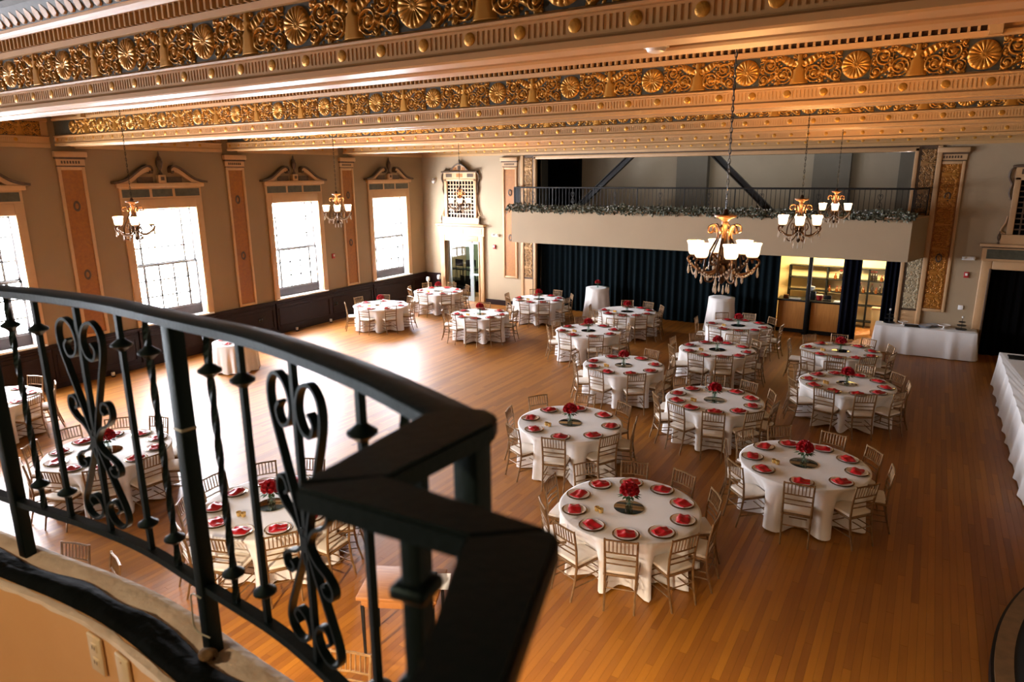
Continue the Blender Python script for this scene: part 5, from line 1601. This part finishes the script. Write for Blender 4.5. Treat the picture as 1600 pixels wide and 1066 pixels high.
small('serving_tray', 'dark flat tray on the buffet table beside the glass plates', 'tray', (-0.12, 21.5, TZ), [('tray_base', bevel_box(-0.18, 0.18, -0.12, 0.12, 0, 0.012, 0.004, 'tray_base', IRON2)), ('rim', bevel_box(-0.19, 0.19, 0.12, 0.13, 0, 0.03, 0.003, 'rim', IRON2)), ('rim', bevel_box(-0.19, 0.19, -0.13, -0.12, 0, 0.03, 0.003, 'rim', IRON2))])
PST = MB().lathe([(0.09, 0), (0.15, 0.010), (0.152, 0.013), (0.09, 0.006), (0.02, 0.005)], 22).mesh('glass_plate', BLUEGL, True)
ORD = ['lowest', 'second', 'third', 'fourth', 'fifth', 'topmost']
for k, (x, y) in enumerate(((0.18, 21.52), (0.36, 21.72))):
    for j in range(6):
        tag(ob('glass_plate', PST, None, (x + rnd.uniform(-.004, .004), y, TZ + 0.011 * j)), '%s pale glass plate in the %s stack on the buffet' % (ORD[j], ['front', 'rear'][k]), 'plate', 'stacked glass plates')
cake_stand((0.62, 21.52, TZ), 'white cake stand in the middle of the buffet right half', 1.0)
tiers((1.02, 21.6, TZ), 'black tiered stand at the doorway end of the buffet table', IRON2, 0.85)
small('serving_tray', 'dark tray at the far end of the long serving table', 'tray', (2.10, 18.85, TZ), [('tray_base', bevel_box(-0.22, 0.22, -0.16, 0.16, 0, 0.012, 0.004, 'tray_base', IRON2)), ('rim', bevel_box(-0.23, 0.23, 0.16, 0.17, 0, 0.03, 0.003, 'rim', IRON2)), ('rim', bevel_box(-0.23, 0.23, -0.17, -0.16, 0, 0.03, 0.003, 'rim', IRON2))])
small('salt_dish', 'small dark dish near the middle of the long serving table', 'dish', (2.0, 16.3, TZ), [('bowl', MB().lathe([(0.03, 0), (0.06, 0.03), (0.055, 0.03), (0.02, 0.008)], 14).mesh('bowl', BOTTLE, True)), ('spoon', MB().tube([(0, 0, 0.01), (0.05, 0.02, 0.045), (0.09, 0.03, 0.05)], 0.004, 5).mesh('spoon', ALU))])

# round stage edge at the lower right
def stage():
    s = thing('round_stage', 'low round black-carpeted stage with wooden nosing in the lower right corner', 'stage', (6.2, 7.2, 0))
    R = 5.2
    n = 96
    def arc(r):
        return [(r * math.cos(a), r * math.sin(a)) for a in [PI * 0.5 + PI * k / n for k in range(n + 1)]]
    XMAX = XR - 6.2 - 0.01
    def clip(p):
        return (min(p[0], XMAX), p[1])
    def band(r0, r1, z0, z1, m, name):
        V, F = [], []
        A, B = [clip(p) for p in arc(r0)], [clip(p) for p in arc(r1)]
        for (x, y), (u, v) in zip(A, B):
            V += [(x, y, z0), (x, y, z1), (u, v, z1), (u, v, z0)]
        for i in range(n):
            for k in range(4):
                F.append((4 * i + k, 4 * i + (k + 1) % 4, 4 * i + 4 + (k + 1) % 4, 4 * i + 4 + k))
        F += [(0, 1, 2, 3), tuple(4 * n + k for k in (3, 2, 1, 0))]
        me = MB().add(V, F).mesh(name, m, True)
        ob(name, me, s)
    band(R - 0.02, R - 0.12, 0, 0.13, IRON2, 'riser')
    band(R - 0.05, R - 0.21, 0.13, 0.155, NOSING, 'nosing')
    poly = [clip(p) for p in arc(R - 0.205)]
    ob('carpet', MB().prism(poly, 0.0, 0.150, 2).mesh('carpet', CARPET), s)
stage()
# wooden side table under the near railing with case and paper
st = thing('side_table', 'small wooden side table seen under the railing corner', 'table', (-4.35, 4.85, 0), 0.45)
ob('tabletop', bevel_box(-0.42, 0.42, -0.30, 0.30, 0.70, 0.74, 0.006, 'tabletop', TABLEWOOD), st)
ob('apron', bevel_box(-0.38, 0.38, -0.26, 0.26, 0.60, 0.70, 0.004, 'apron', TABLEWOOD), st)
for sx in (-1, 1):
    for sy in (-1, 1):
        ob('leg', MB().tube([(sx * 0.37, sy * 0.25, 0), (sx * 0.37, sy * 0.25, 0.62)], [0.016, 0.024], 4).mesh('leg', IRON2), st)
small('music_case', 'black case standing on the small wooden side table', 'case', (-4.12, 4.92, 0.7405), [('case_body', bevel_box(-0.13, 0.13, -0.09, 0.09, 0, 0.12, 0.01, 'case_body', IRON2)), ('handle', MB().tube([(-0.05, 0, 0.12), (-0.04, 0, 0.15), (0.04, 0, 0.15), (0.05, 0, 0.12)], 0.008, 6).mesh('handle', IRON2))], 0.45)
small('paper_sheet', 'white paper bent up on the side table beside the black case', 'paper', (-3.98, 5.05, 0.7405), [('sheet', MB().grid(4, 6, lambda u, v: ((u - .5) * 0.16, (v - .5) * 0.22, 0.001 + 0.05 * v * v)).mesh('sheet', PAPER, 'all', fix=False))], 0.5)

# ------------------------------------------------------------------ near balcony: slab, curb, ledge, railing
RAILC = [(-4.6, 0.30), (-4.0, 0.57), (-3.4, 0.76), (-2.9, 0.86), (-2.40, 0.905), (-2.09, 0.937), (-1.80, 0.945), (-1.45, 0.915), (-1.20, 0.893), (-1.0, 0.855), (-0.76, 0.790), (-0.62, 0.740), (-0.497, 0.692)]
RP = [Vector((p.x, p.y)) for p in catmull([(x, y, 0) for x, y in RAILC], 5)]
def offs(d):
    out = []
    for i, p in enumerate(RP):
        t = (RP[min(i + 1, len(RP) - 1)] - RP[max(i - 1, 0)]).normalized()
        out.append(p + Vector((-t.y, t.x)) * d)
    return out
ZL = 4.95 - 1.225
def sweep(profile, name, m, pts_fn=offs, smooth=False, cap=True, jitter=0.0, seed=0):
    r = random.Random(seed)
    rows = [offs(d) for d, z in profile]
    n, k = len(RP), len(profile)
    V = []
    for i in range(n):
        for j in range(k):
            p = rows[j][i]
            V.append((p.x + r.uniform(-jitter, jitter), p.y + r.uniform(-jitter, jitter), profile[j][1] + r.uniform(-jitter, jitter)))
    F = []
    for i in range(n - 1):
        for j in range(k):
            F.append((i * k + j, i * k + (j + 1) % k, (i + 1) * k + (j + 1) % k, (i + 1) * k + j))
    F += [tuple(range(k)), tuple((n - 1) * k + j for j in range(k - 1, -1, -1))]
    return MB().add(V, F).mesh(name, m, smooth)
lb = thing('balcony_curb', 'curved tan curb wall of the near balcony with worn ledge', 'balcony curb', (0, 0, 0), 0, None, 'structure')
ob('curb_face', sweep([(-0.145, 3.0), (-0.145, ZL - 0.004), (-0.12, ZL), (-0.10, ZL), (-0.10, 3.0)], 'curb_face', CURB, smooth=True), lb)
ob('ledge', sweep([(-0.10, 3.0), (-0.10, ZL - 0.012), (-0.01, ZL - 0.008), (0.03, ZL - 0.002), (0.055, ZL - 0.014), (0.06, ZL - 0.045), (0.085, ZL - 0.055), (0.10, ZL - 0.075), (0.10, 2.6), (0.0, 2.6)], 'ledge', LEDGE, smooth=True), lb)
ob('curb_edge_plaster', sweep([(-0.150, ZL - 0.012), (-0.148, ZL + 0.001), (-0.138, ZL + 0.004), (-0.128, ZL + 0.002), (-0.128, ZL - 0.012)], 'curb_edge_plaster', LEDGE, smooth=True, jitter=0.0025, seed=4), lb)
# balcony floor, and the straight returns of the curb that follow the railing jog
bx('balcony_floor', GREYD, lb, -4.6, XR, -4.4, 0.25, 2.85, 3.0)
bx('curb_return', CURB, lb, -0.62, -0.42, 0.40, 0.66, 2.6, ZL)
bx('curb_return', CURB, lb, -0.44, -0.17, 0.40, 0.54, 2.6, ZL)
bx('curb_return', CURB, lb, -0.27, -0.13, -4.4, 0.40, 2.6, ZL)
def tarp():
    r = random.Random(9)
    A, B = offs(-0.124), offs(-0.022)
    n = len(RP)
    k = 8
    V = []
    for i in range(n):
        w = 0.010 * math.sin(i * 0.9) + r.uniform(-0.006, 0.006)
        for j in range(k + 1):
            v = j / k
            p = A[i].lerp(B[i], v * (0.80 + 0.17 * math.sin(i * 0.45) ** 2))
            z = ZL + 0.003 + 0.010 * math.sin(PI * v) + 0.5 * w * math.sin(2 * PI * v + i * 0.5) + r.uniform(0, 0.006)
            if j in (0, k):
                z = ZL + 0.001
            V.append((p.x, p.y, z))
    F = [(i * (k + 1) + j, i * (k + 1) + j + 1, (i + 1) * (k + 1) + j + 1, (i + 1) * (k + 1) + j) for i in range(n - 1) for j in range(k)]
    o = ob('rubber_strip', MB().add(V, F).mesh('rubber_strip', TARP, 'all'))
    tag(o, 'crumpled black rubber strip lying along the balcony ledge', 'strip')
tarp()
def along(x):
    for i in range(len(RP) - 1):
        if RP[i].x <= x <= RP[i + 1].x:
            f = (x - RP[i].x) / (RP[i + 1].x - RP[i].x)
            p = RP[i].lerp(RP[i + 1], f)
            t = (RP[i + 1] - RP[i]).normalized()
            return p, math.atan2(t.y, t.x)
    return RP[-1], 0
# outlets on the curb face
for x, lab, duplex in ((-1.86, 'ivory outlet plate on the tan curb, the upper of two', True), (-1.70, 'ivory blank plate on the tan curb, the lower of two', False)):
    p, a = along(x)
    q = offs(-0.147)
    nr = Vector((-math.sin(a), math.cos(a)))
    b = p - nr * 0.1465
    o = thing('outlet_plate', lab, 'outlet', (b.x, b.y, ZL - 0.078), a)
    ob('cover_plate', bevel_box(-0.036, 0.036, -0.010, 0, -0.060, 0.060, 0.004, 'cover_plate', IVORYPL), o)
    if duplex:
        for z in (-0.024, 0.024):
            sk = ob('socket', bevel_box(-0.016, 0.016, -0.012, -0.006, z - 0.014, z + 0.014, 0.003, 'socket', IVORYPL), o)
            for dx in (-0.006, 0.006):
                bx('slot', DARKTRIM, sk, dx - 0.0012, dx + 0.0012, -0.0128, -0.0115, z - 0.005, z + 0.006)
    else:
        for z in (-0.042, 0.042):
            ob('screw', MB().lathe([(0.003, -0.001), (0.003, 0.001)], 8).mesh('screw', CREAM), o, (0, -0.0105, z), rot=(PI / 2, 0, 0))

def bar_section(w, h, r=0.006):
    return [(-w / 2, 0), (-w / 2, -h + r), (-w / 2 + r, -h), (w / 2 - r, -h), (w / 2, -h + r), (w / 2, 0)]
ZT = 4.95 - 0.312
def handrail():
    r = thing('iron_railing', 'black wrought-iron railing with stepped corner in front of the camera', 'railing', (0, 0, 0))
    W = 0.068
    # curved run
    ob('handrail', sweep([(-W / 2, ZT - 0.004), (-W / 2 + 0.006, ZT), (W / 2 - 0.006, ZT), (W / 2, ZT - 0.004), (W / 2, ZT - 0.022), (W / 2 - 0.012, ZT - 0.028), (-W / 2 + 0.012, ZT - 0.028), (-W / 2, ZT - 0.022)], 'handrail', IRON, smooth=True), r)
    def slab(poly, name):
        me = MB().prism(poly, ZT - 0.028, ZT + 0.0005, 2).mesh(name, IRON)
        bm = bmesh.new(); bm.from_mesh(me)
        bmesh.ops.bevel(bm, geom=bm.edges[:], offset=0.004, segments=2, affect='EDGES')
        bm.to_mesh(me); bm.free()
        ob(name, me, r)
    slab([(-0.555, 0.675), (-0.535, 0.44), (-0.463, 0.502), (-0.451, 0.690), (-0.465, 0.722), (-0.49, 0.733), (-0.53, 0.72)], 'handrail')
    slab([(-0.530, 0.432), (-0.525, 0.445), (-0.47, 0.503), (-0.258, 0.494), (-0.318, 0.443)], 'handrail')
    slab([(-0.322, 0.442), (-0.262, 0.494), (-0.250, 0.488), (-0.212, 0.365), (-0.185, 0.28), (-0.17, -0.6), (-0.240, -0.6), (-0.245, 0.27), (-0.262, 0.31)], 'handrail')
    ob('bottom_rail', sweep([(-0.014, 4.95 - 1.045), (0.014, 4.95 - 1.045), (0.014, 4.95 - 1.025), (-0.014, 4.95 - 1.025)], 'bottom_rail', IRON), r)
    ZB, ZU = 4.95 - 1.03, ZT - 0.026
    sq = math.sqrt(2)
    def collar(m, z, w=0.024):
        m.lathe([(0.010, z - 0.018), (w, z - 0.003), (w, z + 0.003), (0.010, z + 0.018)], 4)
    def baluster(twisted):
        m = MB()
        if twisted:
            n = 40
            m.tube([(0, 0, ZB + (ZU - ZB) * k / n) for k in range(n + 1)], 0.0095, 4, twist=0.35)
        else:
            m.tube([(0, 0, ZB), (0, 0, ZU)], 0.0098, 4)
        return m
    pl_me, tw_me = baluster(False).mesh('baluster', IRON), baluster(True).mesh('baluster', IRON)
    cm = MB()
    cm.lathe([(0.008, -0.017), (0.017, -0.009), (0.027, -0.002), (0.027, 0.003), (0.017, 0.010), (0.008, 0.018)], 14)
    col_me = cm.mesh('collar', IRON, True)
    post_me = bevel_box(-0.019, 0.019, -0.019, 0.019, ZL - 0.008, ZU, 0.003, 'post', IRON)
    def put(x, kind, y=None, a=None):
        if y is None:
            p, a = along(x)
        else:
            p = Vector((x, y))
        if kind == 'p':
            return ob('post', post_me, r, (p.x, p.y, 0), a)
        b = ob('baluster', tw_me if kind == 't' else pl_me, r, (p.x, p.y, 0), a)
        for z in (4.522, 4.005):
            ob('collar', col_me, b, (0, 0, z), PI / 4)
        return b
    for x, k in ((-4.3, 't'), (-4.15, 'b'), (-3.9, 'b'), (-3.58, 't'), (-3.44, 'p'), (-3.30, 't'), (-3.17, 'b'), (-2.75, 'b'), (-2.60, 't'), (-2.465, 'p'), (-2.317, 't'), (-2.183, 'b'), (-1.78, 'b'), (-1.639, 't'), (-1.505, 'p'), (-1.361, 't'), (-1.232, 'b'), (-0.791, 'b'), (-0.655, 't')):
        put(x, k)
    put(-0.487, 'p', 0.692, 0.0)
    nw = ob('newel', bevel_box(-0.011, 0.011, -0.011, 0.011, ZL - 0.008, ZU, 0.002, 'newel', IRON), r, (-0.402, 0.468, 0), 0.12)
    for z in (4.545, 4.430):
        ob('newel_cap', bevel_box(-0.021, 0.021, -0.021, 0.021, z - 0.008, z + 0.008, 0.005, 'newel_cap', IRON), nw)
    put(-0.500, 'b', 0.600, 0.0)
    put(-0.240, 'b', 0.330, 0.2)
    put(-0.215, 'b', 0.10, 0.2)
    # lyre-shaped scrolls
    def scroll_meshes():
        top = ZU
        mid = 4.21 - ZU
        c1 = catmull([(-0.004, 0, 0.0), (-0.028, 0, 0.08), (-0.065, 0, 0.18), (-0.098, 0, 0.275), (-0.097, 0, 0.330), (-0.066, 0, 0.357), (-0.030, 0, 0.342), (-0.012, 0, 0.300), (-0.026, 0, 0.258), (-0.058, 0, 0.250), (-0.072, 0, 0.278), (-0.056, 0, 0.298)], 5)
        c2 = catmull([(-0.004, 0, -0.05), (-0.014, 0, 0.01), (-0.040, 0, 0.045), (-0.074, 0, 0.062), (-0.098, 0, 0.090), (-0.092, 0, 0.124), (-0.066, 0, 0.126), (-0.056, 0, 0.104), (-0.070, 0, 0.092)], 5)
        bar_ = MB().tube([(0, 0, ZB), (0, 0, ZU)], 0.0095, 4).mesh('centre_bar', IRON)
        out = []
        for sx in (1, -1):
            for c in (c1, c2):
                for flip in (0, 1):
                    pts = [(p.x * sx, 0, top + mid + (p.z if not flip else -0.72 * p.z)) for p in c]
                    out.append(MB().tube(pts, 0.0125, 4, flat=0.42, up=(0, 1, 0)).mesh('scroll', IRON, True))
        bnd = MB().box(-0.014, 0.014, -0.010, 0.010, top + mid - 0.018, top + mid + 0.018).mesh('band', IRON)
        return bar_, out, bnd
    bar_, outs, bnd = scroll_meshes()
    for x in (-2.96, -1.985, -1.027):
        p, a = along(x)
        c = ob('scroll_baluster', bar_, r, (p.x, p.y, 0), a)
        for m in outs:
            ob('scroll', m, c)
        ob('band', bnd, c)
    # scuffs and wire on the second post
    p, a = along(-1.505)
    ob('wire_loop', MB().tube([(x, y, z) for x, y, z in catmull([(p.x + 0.012, p.y - 0.024, ZL + 0.17), (p.x - 0.018, p.y - 0.03, ZL + 0.175), (p.x - 0.024, p.y - 0.03, ZL + 0.14), (p.x - 0.022, p.y - 0.03, ZL + 0.07), (p.x + 0.03, p.y - 0.025, ZL + 0.06)], 5)], 0.0022, 6).mesh('wire_loop', CORD, True), r, label='pale wire tied round the post')
    ob('tape_band', bevel_box(-0.0205, 0.0205, -0.0205, 0.0205, -0.004, 0.004, 0.002, 'tape_band', CORD), r, (p.x, p.y, ZU - 0.26), a, label='pale scuffed band on the post')
handrail()
p, a = along(-1.505)
fo = MB()
fo.grid(14, 7, lambda u, v: (0.026 * math.cos(2 * PI * u) * math.sin(PI * v) * (1 + 0.25 * math.sin(9 * u + 5 * v)), 0.020 * math.sin(2 * PI * u) * math.sin(PI * v) * (1 + 0.2 * math.sin(11 * u)), 0.02 * (1 - math.cos(PI * v)) * 0.7))
tag(ob('foam_wad', fo.mesh('foam_wad', FOAM, 'all'), None, (p.x + 0.03, p.y - 0.035, ZL + 0.002)), 'yellowish wad of foam at the foot of the railing post', 'foam')
